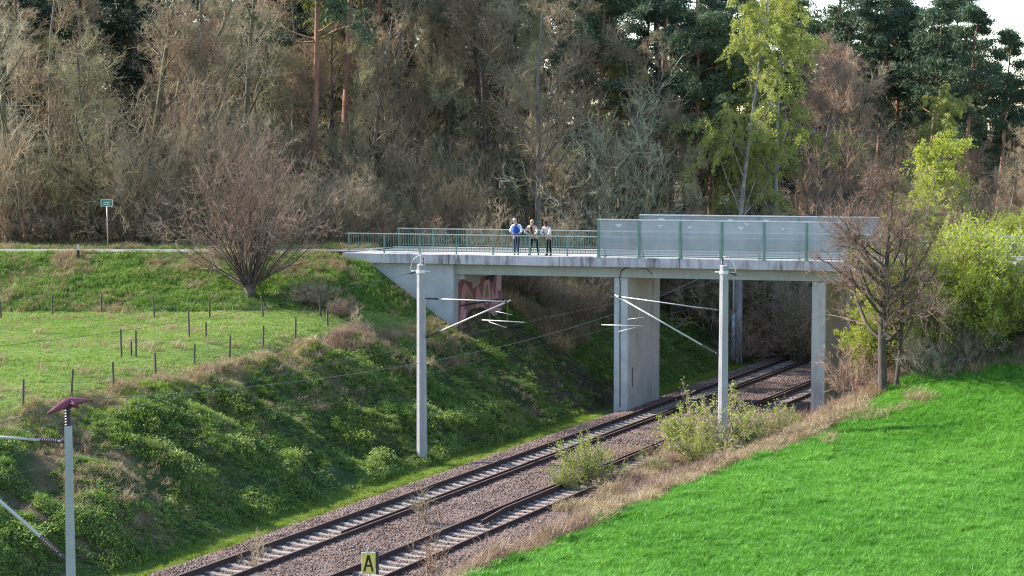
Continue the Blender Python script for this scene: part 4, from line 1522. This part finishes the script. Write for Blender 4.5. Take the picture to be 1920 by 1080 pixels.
# front of the wood, left to right (picture column, distance)
for key, px, Y, sc in [('lime', 30, 111, .95), ('ash', 95, 114, 1.0), ('slender', 60, 118, 1.0), ('oak', 185, 110.5, .95), ('lime', 260, 115, 1.05), ('maple', 330, 113, 1.0),
                       ('ash', 395, 116, 1.1), ('lime', 455, 119.5, 1.05), ('oak', 520, 122.5, 1.0), ('maple', 560, 120.5, .9), ('slender', 605, 125.5, .95), ('slim_olive', 640, 120.5, .95),
                       ('ash', 690, 123.5, .8), ('maple', 735, 126.5, .85), ('slim_olive', 770, 125.5, .8), ('oak', 830, 124.5, .8), ('lime', 870, 127.5, .85), ('slender', 905, 126.5, 1.0), ('slim_olive', 945, 124.5, 1.1),
                       ('slender', 985, 128.5, 1.0), ('ash', 1010, 119, .95), ('slim_olive', 1045, 121, .95), ('slender', 1085, 123, 1.0), ('slender', 1215, 124, .9), ('slim_olive', 1260, 122, .85), ('slender', 1300, 125, .9),
                       ('slim_olive', 1335, 123, .8), ('oak', 1440, 125, .75), ('maple', 1505, 140, 1.36), ('maple', 1545, 144, 1.40), ('ash', 1570, 148, 1.12), ('maple', 1590, 149, 1.36), ('maple', 1630, 153, 1.25), ('oak', 1665, 158, 1.05), ('oak', 1520, 147, 1.05), ('lime', 1475, 141, .9)]:
    if key == 'maple' and px == 1505:
        wood_tree(key, px, Y, sc, 'big rounded leafless tree right of the leafy birches')
    elif key == 'oak' and px == 185:
        wood_tree(key, px, Y, sc, 'leaning dark-trunked leafless tree beside the green road sign')
    elif key == 'oak' and px == 830:
        wood_tree(key, px, Y, sc, 'spreading leafless tree just left of the people, behind the railing')
    else:
        wood_tree(key, px, Y, sc)
# second and third ranks
kinds = ['ash', 'lime', 'oak', 'maple', 'slender', 'slim_olive', 'slender']
for i in range(54):
    px = -20 + i * 31.5 + rng.uniform(-12, 12)
    Y = rng.uniform(124, 142)
    if allowed(px, Y):
        wood_tree(kinds[rng.integers(0, len(kinds))], px, Y, rng.uniform(.9, 1.15))
for i in range(30):
    px = -20 + i * 60 + rng.uniform(-25, 25)
    Y = rng.uniform(146, 165)
    if px < 1540 and allowed(px, Y):
        wood_tree('spruce', px, Y, rng.uniform(.9, 1.15))
# pines standing among them
for key, px, Y, sc, lab in [('pine', 590, 121, 1.05, 'pine with a bare reddish trunk above the willow'), ('pine_tall', 640, 124, 1.05, None), ('pine', 700, 128, 1.1, None),
                            ('pine', 1165, 134, 1.05, 'dark green pine right of the tall leafless trees, left of the leaning red trunk'), ('pine_tall', 1235, 136, 1.0, 'leaning red-trunked pine above the pale round sallow'),
                            ('pine_broad', 1110, 128, 1.1, None), ('pine_broad', 1290, 126, 1.05, 'broad dark pine just left of the leafy birches'), ('pine', 1330, 130, 1.0, None), ('spruce', 915, 140, 1.15, None), ('spruce', 985, 146, 1.2, None), ('spruce', 20, 124, 1.0, None), ('spruce', 260, 128, 1.0, None),
                            ('pine_broad', 150, 130, 1.0, None), ('pine_broad', 1545, 168, 1.35, None), ('pine_broad', 1640, 168, 1.31, 'dense pine left of the gap in the far tree tops'), ('pine', 1680, 172, 1.30, None), ('pine_broad', 1700, 170, 1.22, None),
                            ('pine', 1740, 160, 1.19, None), ('pine_tall', 1790, 156, 1.02, None), ('pine', 1770, 165, 1.16, None), ('pine_tall', 1860, 160, 0.97, 'lone flat-topped pine standing out against the sky'), ('pine', 1905, 172, 0.92, None),
                            ('pine', 1830, 175, 0.99, None), ('pine', 480, 134, 1.05, None), ('pine_tall', 860, 132, 1.0, None), ('pine', 1000, 133, 1.0, None)]:
    wood_tree(key, px, Y, sc, lab)
for key, px, Y, sc, lab in [('birch', 1375, 121, 1.08, 'tall birch with fresh yellow-green leaves, left one of the pair'), ('birch_b', 1455, 124, 1.3, 'tall birch with fresh yellow-green leaves, right one of the pair'),
                            ('birch_b', 1420, 128, 1.1, 'birch half hidden behind the pair of leafy birches'), ('young_birch', 1700, 113.5, .98, 'small round tree with bright yellow-green leaves at the wood edge'),
                            ('birch_b', 1010 - 380, 131, .95, 'pale leafy birch top glimpsed behind the left pines'), ('birch', 1745, 150, .8, 'pale birch beneath the right pines'), ('birch_b', 1165, 130, .75, 'pale leafy tree glimpsed below the pine crowns')]:
    X = (px - 960) / FPX * Y
    plant(key, 'birch_tree' if 'birch' in key else 'leafy_tree', lab, 'tree', (X, Y, hz(X, Y)), rng.uniform(0, 6), sc)
# bare thin trees on the right, beyond the cutting
for i in range(40):
    px = 1690 + i * 7.0 + rng.uniform(-6, 6)
    Y = rng.uniform(113, 128)
    X = (px - 960) / FPX * Y
    if uv(X, Y)[1] > -8.8:
        Y = rng.uniform(166, 185)
        wood_tree(['slender', 'maple', 'slim_olive', 'ash'][i % 4], px, Y, rng.uniform(.75, .9))
    else:
        wood_tree(['slender', 'maple', 'slim_olive', 'ash'][i % 4], px, Y, rng.uniform(.42, .60))
for i in range(22):
    wood_tree('spruce', 1490 + i * 22 + rng.uniform(-8, 8), rng.uniform(196, 230), rng.uniform(.52, .66) if i > 11 else rng.uniform(.7, .85))
for i in range(16):
    wood_tree(['maple', 'ash', 'slender', 'lime'][i % 4], 1500 + i * 28 + rng.uniform(-8, 8), rng.uniform(172, 192), rng.uniform(.8, 1.0))
for i in range(12):
    wood_tree('spruce', 20 + i * 82 + rng.uniform(-20, 20), rng.uniform(168, 182), rng.uniform(1.15, 1.3))
for i, key in enumerate(['lime', 'spruce', 'ash', 'maple', 'spruce', 'oak', 'ash', 'spruce']):
    wood_tree(key, -60 - i * 42, 126 + (i % 3) * 8, rng.uniform(.9, 1.05))
# the big pale sallow and the undergrowth along the edge of the wood
X = (1150 - 960) / FPX * 124
plant('sallow', 'sallow_bush', 'big rounded pale grey-green leafless bush behind the bridge', 'bush', (X, 124, hz(X, 124)), .4, 1.38)
for i in range(64):
    px = -10 + i * 26.5 + rng.uniform(-9, 9)
    Y = rng.uniform(108.5, 112.5) if px < 1000 else rng.uniform(111, 118)
    if not allowed(px, Y) and px > 1200:
        Y = rng.uniform(120, 126)
    wood_tree(['hazel', 'thorn', 'elder', 'hazel'][rng.integers(0, 4)], px, Y, rng.uniform(.7, 1.25) if px < 450 or px > 1250 else rng.uniform(.45, .8))
for i in range(26):
    px = 0 + i * 64 + rng.uniform(-20, 20)
    Y = rng.uniform(119, 124)
    if allowed(px, Y):
        wood_tree(['hazel', 'elder'][i % 2], px, Y, rng.uniform(.8, 1.2))

wood_labels()

# ------------------------------------------------------------------ single shrubs and trees near the tracks
shrub('pollard', 51, 8.4, 70, 1.12, 'willow_wood', 'twig_willow', 3, tw=5, rmin=.009, up=.035, stem_r=.055, br_n=6, head=.9, base_r=.35)
bare_tree('field_tree', 52, 10.4, .21, 'bark_dark', 'twig_red', 30, .15, 57, 0, .50, 4, 8, rmin=.008, wob=.12, up=.12)
shrub('green_willow', 53, 5.6, 46, .62, 'bark_olive', 'twig_olive', 2, 'willow_leaf', 24000, .075, tw=6, lspread=.09)
shrub('green_shoots', 54, 2.2, 34, .6, 'bark_olive', 'twig_olive', 0, 'shoot_leaf', 3200, .042, stem_r=.016, br_n=5, tw=4, rmin=.006, lspread=.05)
shrub('track_bush', 55, 2.4, 46, 1.1, 'bark_olive', 'twig_tan', 2, 'shoot_leaf', 4600, .042, stem_r=.020, br_n=6, tw=5, rmin=.006, lspread=.06, base_r=.7)
shrub('grey_bush', 56, 3.4, 40, 1.05, 'bark_grey', 'twig_grey', 3, stem_r=.03, br_n=6, tw=5, rmin=.007, base_r=.8)
shrub('dry_bush', 57, 2.8, 44, .8, 'bark_olive', 'twig_tan', 3, stem_r=.022, br_n=6, tw=5, rmin=.007, base_r=.7)
shrub('dry_weed', 58, 1.5, 9, .5, 'twig_tan', 'twig_tan', 2, stem_r=.010, br_n=5, tw=3, rmin=.004, base_r=.2)
shrub('dark_bush', 59, 2.2, 26, 1.1, 'bark_dark', 'twig_brown', 0, 'shrub_dark_leaf', 6000, .07, br_n=6, tw=5, lspread=.08, base_r=.6)
shrub('sapling', 60, 3.6, 4, .12, 'bark_olive', 'twig_olive', 0, 'shoot_leaf', 420, .055, stem_r=.014, br_n=9, tw=2, rmin=.005, base_r=.1)

p = hit(468, 560)
plant('pollard', 'pollard_willow', 'leafless pollard willow with fanned dark stems on the road bank', 'tree', (p[0], p[1], p[2] - .1), .6, .84, zs=1.08)
p = hit(1656, 737)
plant('field_tree', 'bare_tree', 'leafless tree with reddish twig tips at the field corner, in front of the bridge', 'tree', (p[0], p[1], p[2]), 1.2, .98, sxy=1.10, mats=dict(crown='twig_willow'))
p2_ = hit(1676, 733)
plant('maple', 'bare_tree', 'thinner second trunk close beside the leafless field corner tree', 'tree', (p2_[0] + .1, p2_[1] + .3, p2_[2]), 2.4, .60, mats=dict(trunk='bark_dark', crown='twig_brown'))


def near(key, name, label, cat, px, Y, scl, rz=0.0, zs=1.0, group=None, mats=None):
    X = (px - 960) / FPX * (Y * cp + 10 * sp_)
    return plant(key, name, label, cat, (X, Y, hz(X, Y) - .05), rz, scl, group, zs, None, mats)


near('green_willow', 'willow_bush', 'bright yellow-green willow bush behind the leafless field corner tree', 'bush', 1722, 92.0, 1.02, .3)
near('green_willow', 'willow_bush', 'small yellow-green willow left of the field corner tree, beside the right pier', 'bush', 1640, 93.0, .72, 1.3)
near('green_willow', 'willow_bush', 'tallest bright green willow bush, hiding the bridge railing', 'bush', 1815, 91.6, 1.08, 2.0, 1.0)
near('green_willow', 'willow_bush', 'narrow bright green willow next to the right bridge abutment', 'bush', 1862, 91.0, .85, 4.0)
near('green_willow', 'willow_bush', 'green willow rising beyond the bridge at the right edge', 'bush', 1850, 112, 1.05, 1.0)
near('green_willow', 'willow_bush', 'small green willow beyond the bridge at the picture edge', 'bush', 1915, 108, .75, 5.0)
near('dry_bush', 'shrub', 'brown brushwood thicket on the bank right of the pollard willow', 'shrub', 585, 97.0, .75, .5, .6, mats=dict(crown='twig_brown'))
near('dry_bush', 'shrub', 'second brown thicket lower on the bank, near the wing wall', 'shrub', 640, 95.5, .6, 2.5, .6, mats=dict(crown='twig_red'))
near('track_bush', 'shrub', 'tan and olive bush hiding the near track left of the mast shrub', 'shrub', 1225, 81.5, .55, 1.0, .8)
near('grey_bush', 'shrub', 'grey-brown leafless shrub right of the field corner tree', 'shrub', 1740, 90.2, .85, .5)
near('grey_bush', 'shrub', 'grey-brown leafless shrub under the tallest green willow', 'shrub', 1815, 90.4, .80, 2.5)
near('grey_bush', 'shrub', 'leafless shrub left of the field corner tree, before the right pier', 'shrub', 1612, 91.6, .82, 3.5, mats=dict(crown='twig_red'))
near('dark_bush', 'shrub', 'dark green shrub at the foot of the right abutment', 'shrub', 1908, 92.0, .95, 1.0)
near('track_bush', 'shrub', 'wide olive and tan shrub around the foot of the right-hand mast', 'shrub', 1350, 84.2, 1.38, .2, .92)
near('track_bush', 'shrub', 'olive shrub between the mast shrub and the right pier', 'shrub', 1440, 87.5, .8, 2.2)
near('green_shoots', 'shrub', 'upright green shoots on the left flank of the mast shrub', 'shrub', 1285, 85.2, 1.15, 1.2)
near('green_shoots', 'shrub', 'fresh yellow-green shoots growing up between the two tracks', 'shrub', 1103, 78.6, 1.05, .4)
near('track_bush', 'shrub', 'low olive bush overgrowing the near track below the green shoots', 'shrub', 1150, 79.0, .5, 3.0, .8)
for lab, px, Y_, sc_ in (('upright green shoots just right of the mast foot', 1395, 84.6, .85), ('green shoots in front of the wide mast shrub', 1320, 82.6, .8),
                         ('low green shoots at the lower end of the overgrown near track', 1060, 77.8, .6), ('green shoots between the mast shrub and right pier', 1480, 88.6, .7)):
    near('green_shoots', 'shrub', lab, 'shrub', px, Y_, sc_, px * .7, 1.0, 'green shoots along the near track')
near('sapling', 'sapling', 'slim upright sapling with small leaves right of the mast in the shrubs', 'sapling', 1376, 88.5, .98, .5)
near('dry_bush', 'shrub', 'tan dry bush on the bank behind the bridge, seen under the first span', 'shrub', 1090, 112.5, .95, .5)
near('dry_bush', 'shrub', 'smaller tan bush on the bank behind the graffiti wall', 'shrub', 1040, 111, .7, 2.5)
near('dry_weed', 'dry_weed', 'pale dead weed stalks standing beside the far track', 'weed', 793, 70.5, 1.15, .5)
near('dry_weed', 'dry_weed', 'brown dead weed in the bed of the near track', 'weed', 812, 63.0, 1.1, 2.5, mats=dict(crown='twig_red', stem='twig_red'))
near('dry_weed', 'dry_weed', 'pale dead weed overhanging the far track at the lower edge', 'weed', 475, 64.2, .9, 4.0)
near('dry_weed', 'dry_weed', 'dead brown stalks on the cutting top left of the tall mast', 'weed', 672, 92.0, .9, 1.0)

# ------------------------------------------------------------------ ground plants scattered as stuff (instances on points)
pc = bpy.data.collections.new('tuft_sources')


def blade_tuft(name, seed, n, h, w, rad, lean, mat, segs=2):
    g = np.random.default_rng(seed)
    V, F = [], []
    for i in range(n):
        a = g.uniform(0, 6.283)
        r_ = rad * math.sqrt(g.uniform(0, 1))
        base = np.array([math.cos(a) * r_, math.sin(a) * r_, -.03])
        la_ = g.uniform(0, 6.283)
        ld = np.array([math.cos(la_), math.sin(la_), 0]) * lean * g.uniform(.2, 1.2)
        side = np.array([-math.sin(la_ + g.normal(0, .6)), math.cos(la_), 0]) * w
        hh = h * g.uniform(.55, 1.15)
        n0 = len(V)
        for j in range(segs):
            t = j / segs
            c = base + np.array([0, 0, hh * t]) + ld * hh * t * t
            V += [c - side * (1 - t * .5), c + side * (1 - t * .5)]
        V.append(base + np.array([0, 0, hh * (1 - .25 * lean)]) + ld * hh)
        for j in range(segs - 1):
            F.append((n0 + 2 * j, n0 + 2 * j + 1, n0 + 2 * j + 3, n0 + 2 * j + 2))
        k = n0 + 2 * (segs - 1)
        F.append((k, k + 1, n0 + 2 * segs))
    o = from_np(name, np.array(V), F, mat, link=False)
    return o


def leaf_clump(name, seed, n, rad, size, mat, flat=.6):
    g = np.random.default_rng(seed)
    c = unit(g.normal(0, 1, (n, 3))) * rad * g.uniform(.3, 1, (n, 1))
    c[:, 2] = np.abs(c[:, 2]) * flat
    a = unit(g.normal(0, 1, (n, 3)) * np.array([1, 1, .5])) * size * g.uniform(.6, 1.3, (n, 1))
    b_ = unit(np.cross(a, g.normal(0, .5, (n, 3)) + np.array([0, 0, 1]))) * size * .55
    V = np.stack([c - a, c - b_, c + a, c + b_], 1).reshape(-1, 3)
    return from_np(name, V, np.arange(4 * n).reshape(-1, 4), mat, link=False)


def pebble(name, seed):
    g = np.random.default_rng(seed)
    bm = bmesh.new()
    bmesh.ops.create_icosphere(bm, subdivisions=1, radius=.034)
    for v_ in bm.verts:
        v_.co *= g.uniform(.65, 1.25)
    me = bpy.data.meshes.new(name)
    bm.to_mesh(me)
    bm.free()
    me.materials.append(MATS['stone'])
    return bpy.data.objects.new(name, me)


def gn_scatter(name, X, Y, Z, protos, scl, label, cat, tilt=.15, seed=0):
    g = np.random.default_rng(seed)
    n = len(X)
    me = bpy.data.meshes.new(name)
    me.vertices.add(n)
    me.vertices.foreach_set('co', np.stack([X, Y, Z], 1).astype(np.float32).ravel())
    for nm, ty, data in (('rot', 'FLOAT_VECTOR', np.stack([g.normal(0, tilt, n), g.normal(0, tilt, n), g.uniform(0, 6.283, n)], 1)),
                         ('scl', 'FLOAT', scl), ('idx', 'INT', g.integers(0, len(protos), n))):
        at2 = me.attributes.new(nm, ty, 'POINT')
        if ty == 'FLOAT_VECTOR':
            at2.data.foreach_set('vector', data.astype(np.float32).ravel())
        else:
            at2.data.foreach_set('value', data.astype(np.float32 if ty == 'FLOAT' else np.int32))
    o = bpy.data.objects.new(name, me)
    C.objects.link(o)
    col_ = bpy.data.collections.new(name + '_sources')
    for q in protos:
        col_.objects.link(q)
    ng = bpy.data.node_groups.new(name + '_scatter', 'GeometryNodeTree')
    ng.interface.new_socket('Geometry', in_out='INPUT', socket_type='NodeSocketGeometry')
    ng.interface.new_socket('Geometry', in_out='OUTPUT', socket_type='NodeSocketGeometry')
    gi, go = ng.nodes.new('NodeGroupInput'), ng.nodes.new('NodeGroupOutput')
    ip = ng.nodes.new('GeometryNodeInstanceOnPoints')
    ci = ng.nodes.new('GeometryNodeCollectionInfo')
    ci.inputs['Collection'].default_value = col_
    ci.inputs['Separate Children'].default_value = True
    ci.inputs['Reset Children'].default_value = True
    ip.inputs['Pick Instance'].default_value = True

    def attr(nm, ty):
        a = ng.nodes.new('GeometryNodeInputNamedAttribute')
        a.data_type = ty
        a.inputs['Name'].default_value = nm
        return a.outputs['Attribute']
    e2r = ng.nodes.new('FunctionNodeEulerToRotation')
    ng.links.new(attr('rot', 'FLOAT_VECTOR'), e2r.inputs[0])
    ng.links.new(gi.outputs[0], ip.inputs['Points'])
    ng.links.new(ci.outputs[0], ip.inputs['Instance'])
    ng.links.new(attr('idx', 'INT'), ip.inputs['Instance Index'])
    ng.links.new(e2r.outputs[0], ip.inputs['Rotation'])
    ng.links.new(attr('scl', 'FLOAT'), ip.inputs['Scale'])
    ng.links.new(ip.outputs[0], go.inputs[0])
    md = o.modifiers.new('scatter', 'NODES')
    md.node_group = ng
    return tag(o, label, cat, kind='stuff')


def sample(n, x0, x1, y0, y1, seed):
    """points over the ground, kept where the picture or a step beside it can see them"""
    g = np.random.default_rng(seed)
    X, Y = g.uniform(x0, x1, n), g.uniform(y0, y1, n)
    k = np.abs(X) < Y * .2535 + 3.5
    X, Y = X[k], Y[k]
    return X, Y, ground_raw(X, Y), g


def top_z(X, Y):
    """ground or ballast, whichever lies on top"""
    u, v = uv(X, Y)
    return np.maximum(ground(X, Y), np.where((v < 2.2) & (v > -7.7), np.interp(-v, -vsn, prof) - .01, -9))


def n_at(X, Y, scale, seed):
    return fbm(X, Y, scale, 3, seed)


crop = [blade_tuft('crop_tuft', 100 + i, 24, .20 + .03 * i, .011, .15, .9, 'crop_blade') for i in range(5)]
past_ = [blade_tuft('pasture_tuft', 110 + i, 24, .13, .008, .18, .8, 'pasture_blade') for i in range(3)]
verge = [blade_tuft('verge_tuft', 120 + i, 22, .16, .008, .16, .7, 'verge_blade') for i in range(3)]
bank = [blade_tuft('bank_tuft', 130 + i, 22, .26, .010, .20, .9, 'bank_blade') for i in range(3)]
dry = [blade_tuft('dry_tuft', 140 + i, 26, .38, .007, .20, 1.1, 'dry_blade', 3) for i in range(3)]
dryr = [blade_tuft('dry_reed_tuft', 150 + i, 24, .55, .007, .22, .8, 'dry_red_blade', 3) for i in range(3)]
bram = [leaf_clump('bramble_clump', 160 + i, 52, .26, .042, 'bramble_leaf') for i in range(4)]
peb = [pebble('ballast_stone', 170 + i) for i in range(4)]

# crop field
X, Y, gr_, g = sample(150000, -8, 30, 48, 98, 1)
z, u, v, beh, emb, s_a, w_a = gr_
k = (v < field_edge(u) + .4 * n_at(X, Y, 2, 71)) & (w_a < -1.0) & ~emb
X, Y = X[k], Y[k]
sc = 1.0 + .35 * n_at(X, Y, 1.3, 77) + .4 * n_at(X, Y, .4, 78)
gn_scatter('crop_grass', X, Y, ground(X, Y), crop, np.clip(sc, .5, 1.7), 'bright green young crop filling the field at the lower right', 'grass', .2, 11)
# pasture
X, Y, gr_, g = sample(60000, -36, 4, 55, 103, 2)
z, u, v, beh, emb, s_a, w_a = gr_
k = (v > 9.6) & ~emb & (beh < .1)
X, Y = X[k], Y[k]
gn_scatter('pasture_grass', X, Y, ground(X, Y), past_, np.clip(.95 + .5 * n_at(X, Y, 1.5, 79), .4, 1.6), 'short green pasture grass inside the fences', 'grass', .2, 12)
# road bank and other grass slopes
X, Y, gr_, g = sample(90000, -36, 34, 84, 112, 3)
z, u, v, beh, emb, s_a, w_a = gr_
nn = n_at(X, Y, 2.2, 81)
onroad = (Y > yedge(X) + .75) & (Y < yedge(X) + 3.6)
inside = (w_a > -.1) & (w_a < 6.1) & (s_a > -13.2) & (s_a < 26)
k = ((emb & (v > -3)) | ((Y > yedge(X) + 3.95) & (Y < yedge(X) + 7.0) & (X < -6))) & ~onroad & ~inside
kd = k & (nn + .5 * g.uniform(-1, 1, len(X)) > .38)
kg = k & ~kd
gn_scatter('bank_grass', X[kg], Y[kg], ground(X[kg], Y[kg]), bank, np.clip(.95 + .6 * n_at(X[kg], Y[kg], 1.2, 83), .4, 1.7), 'rough green grass on the road bank and verge', 'grass', .25, 13)
# dry grass: bank patches, cutting top, strip beside the field, right bank
X2, Y2, gr2, g2 = sample(150000, -36, 34, 48, 120, 4)
z2, u2, v2, beh2, emb2, s2, w2 = gr2
n2_ = n_at(X2, Y2, 1.6, 85)
n3_ = n_at(X2, Y2, 3.5, 87)
fe2 = field_edge(u2)
inside2 = (w2 > -.1) & (w2 < 6.1) & (s2 > -13.2) & (s2 < 26)
crest = (np.abs(v2 - 9.8 - .35 * n2_) < .34) & (beh2 < .2) & ~emb2
strip = (v2 < -7.6) & (v2 > fe2 - .3 * n2_) & (w2 < .4)
over = (v2 < -6.1) & (v2 > -7.7) & (u2 > -26 + 6 * n2_) & (w2 < .4)
over |= (v2 < -3.2) & (v2 > -7.7) & (u2 > -15 + 8 * n2_) & (u2 < -4) & (n2_ > -.1)
hang = (v2 > 3.2) & (v2 < 9.6) & (n3_ > .2) & (w2 < 6.3)
top = (v2 > 6.8) & (v2 < 10.5) & (u2 > -22) & (u2 < -6) & (n2_ > -.05) & (w2 < -1)
rbank = emb2 & (v2 < -3) & ~((Y2 > yedge(X2)) & (Y2 < yedge(X2) + 7))
farb = (w2 > 6.2) & (v2 > 6.5) & (v2 < 17) & (n2_ > -.15)
fieldcorner = (v2 < fe2 + .5) & (v2 > fe2 - 1.5 - 5 * sst(-12, -2, u2)) & (u2 > -16) & (n2_ > .12) & (w2 < -.5)
dens = g2.uniform(0, 1, len(X2))
k2 = (crest | ((v2 > 10.2) & ~emb2 & (beh2 < .1) & (n2_ > .12) & (dens < .10)) | (strip & (dens < .75)) | (over & (dens < .7)) | (hang & (dens < .24)) | (top & (dens < .5)) | rbank | (farb & (dens < .8)) | (fieldcorner & (dens < .5))) & ~(inside2 & ((dens > .12) | (v2 < 3.2) | (s2 < -7.3)))
farb_t = farb & (dens < .6) & (w2 < 16)
red = (n3_ > .1) & (strip | over | rbank | top)
ka, kb = k2 & ~red, k2 & red
XA, YA = np.concatenate([X2[ka], X[kd]]), np.concatenate([Y2[ka], Y[kd]])
gn_scatter('dry_grass', XA, YA, top_z(XA, YA), dry, np.clip(.85 + .5 * n_at(XA, YA, 1.2, 89) + .45 * (uv(XA, YA)[1] < -5), .35, 1.9), 'dry tan grass on the cutting top, banks and field margin', 'grass', .3, 14)
gn_scatter('dry_stalks', X2[kb], Y2[kb], top_z(X2[kb], Y2[kb]), dryr, np.clip(1.0 + .7 * n_at(X2[kb], Y2[kb], 1.2, 91) + .25 * (v2[kb] < -5), .35, 2.0), 'taller reddish dead stalks and grass on the field margin', 'grass', .3, 15)
gn_scatter('dry_reeds', X2[farb_t], Y2[farb_t], ground(X2[farb_t], Y2[farb_t]), [blade_tuft('reed_tuft', 155 + i, 26, 1.0, .010, .30, .5, 'dry_blade', 3) for i in range(3)], np.clip(.9 + .6 * n_at(X2[farb_t], Y2[farb_t], 1.2, 92), .4, 1.5),
           'tall tan dry grass on the bank behind the bridge', 'grass', .25, 25)
# green between the dry grass beside the near track
kq = (strip | over) & (n2_ > .1) & (dens >= .55)
kq |= fieldcorner & (dens > .4)
gn_scatter('margin_grass', X2[kq], Y2[kq], top_z(X2[kq], Y2[kq]), verge, np.clip(1.2 + .6 * n_at(X2[kq], Y2[kq], 1, 93), .4, 1.9), 'fresh green grass among the dry grass of the field margin', 'grass', .3, 16)
# verge strip beside the ballast
X, Y, gr_, g = sample(150000, -16, 30, 54, 132, 5)
z, u, v, beh, emb, s_a, w_a = gr_
inside = (w_a > .3) & (w_a < 5.8)
k = (v > 1.75 + .25 * n_at(X, Y, 1.5, 95)) & (v < 3.1 + .3 * n_at(X, Y, 1.2, 96)) & ~inside
X, Y = X[k], Y[k]
gn_scatter('verge_grass', X, Y, np.maximum(ground(X, Y), -.40), verge, np.clip(.9 + .5 * n_at(X, Y, 1.1, 97), .4, 1.6), 'bright yellow-green grass strip between the cutting side and the ballast', 'grass', .2, 17)
# brambles and nettles on the cutting side
X, Y, gr_, g = sample(230000, -24, 34, 54, 135, 6)
z, u, v, beh, emb, s_a, w_a = gr_
inside = (w_a > -.2) & (w_a < 6.2)
nn = n_at(X, Y, 1.7, 99)
n4 = n_at(X, Y, 3.2, 101)
k = (v > 2.9) & (v < np.where(beh > .3, 17, 8.9)) & ~(inside & ((g.uniform(0, 1, len(X)) < .72) | (s_a < -7.3))) & (nn > -.62) & ((n4 > -.36) | (beh > .3))
kk_ = k & (g.uniform(0, 1, len(X)) < .72)
gn_scatter('undergrowth', X[kk_], Y[kk_], ground(X[kk_], Y[kk_]), bram, np.clip(.9 + .7 * nn[kk_], .35, 1.7), 'dark green brambles and nettles covering the cutting side', 'undergrowth', .35, 18)
k5 = k & ~kk_ & (nn > -.1)
gn_scatter('slope_grass', X[k5], Y[k5], ground(X[k5], Y[k5]), bank, np.clip(1.0 + .6 * nn[k5], .4, 1.7), 'tufts of brighter grass among the brambles of the cutting side', 'grass', .3, 19)
kt = (v > 8.2) & (v < 9.7) & (beh < .2) & ~inside & (g.uniform(0, 1, len(X)) < .6)
gn_scatter('crest_grass', X[kt], Y[kt], ground(X[kt], Y[kt]), verge, np.clip(1.1 + .6 * nn[kt], .4, 1.7), 'bright grass band just below the top of the cutting', 'grass', .3, 26)
big = [leaf_clump('bramble_mound', 180 + i, 420, .75, .045, 'bramble_leaf', .75) for i in range(4)]
km = (v > 3.2) & (v < 8.6) & (beh < .2) & ~inside & (nn > .0) & (g.uniform(0, 1, len(X)) < .014)
gn_scatter('bramble_mounds', X[km], Y[km], ground(X[km], Y[km]) - .15, big, g.uniform(.5, 1.15, km.sum()), 'rounded mounds of leafy bramble swelling out of the cutting side', 'undergrowth', .3, 27)
# loose stones on the ballast
g = np.random.default_rng(9)
n = 95000
U, Vv = g.uniform(-46, 36, n), g.uniform(-7.6, 2.1, n)
X, Y = REF[0] + U * TD[0] + Vv * ND[0], REF[1] + U * TD[1] + Vv * ND[1]
Z = np.interp(-Vv, -vsn, prof) + g.uniform(-.012, .018, n)
k = (np.abs(X) < Y * .2535 + 2)
# keep the sleepers clear of most stones
onsl = (np.abs(Vv + .75) < 1.3) | (np.abs(Vv + 5.03) < 1.3)
ph = np.abs(((U + 47) / .62 + .5) % 1 - .5) * .62
k &= ~(onsl & (ph < .15) & (g.uniform(0, 1, n) < .93))
gn_scatter('gravel', X[k], Y[k], Z[k], peb, g.uniform(.7, 1.5, k.sum()), 'loose reddish grey crushed stones lying between and beside the rails', 'gravel', 3.0, 20)
# leaf litter and low weeds on the floor of the wood edge
X, Y, gr_, g = sample(60000, -36, 45, 104, 150, 8)
z, u, v, beh, emb, s_a, w_a = gr_
k = (beh > .75) & ((v > 15) | (v < -18)) & (Y > yedge(X) + 6.5) & (g.uniform(0, 1, len(X)) < np.clip((150 - Y) / 40, .1, 1))
gn_scatter('forest_undergrowth', X[k], Y[k], ground(X[k], Y[k]), dry[:2] + bram[:1], g.uniform(.6, 1.6, k.sum()), 'dry grass and low weeds on the floor of the wood', 'undergrowth', .3, 21)
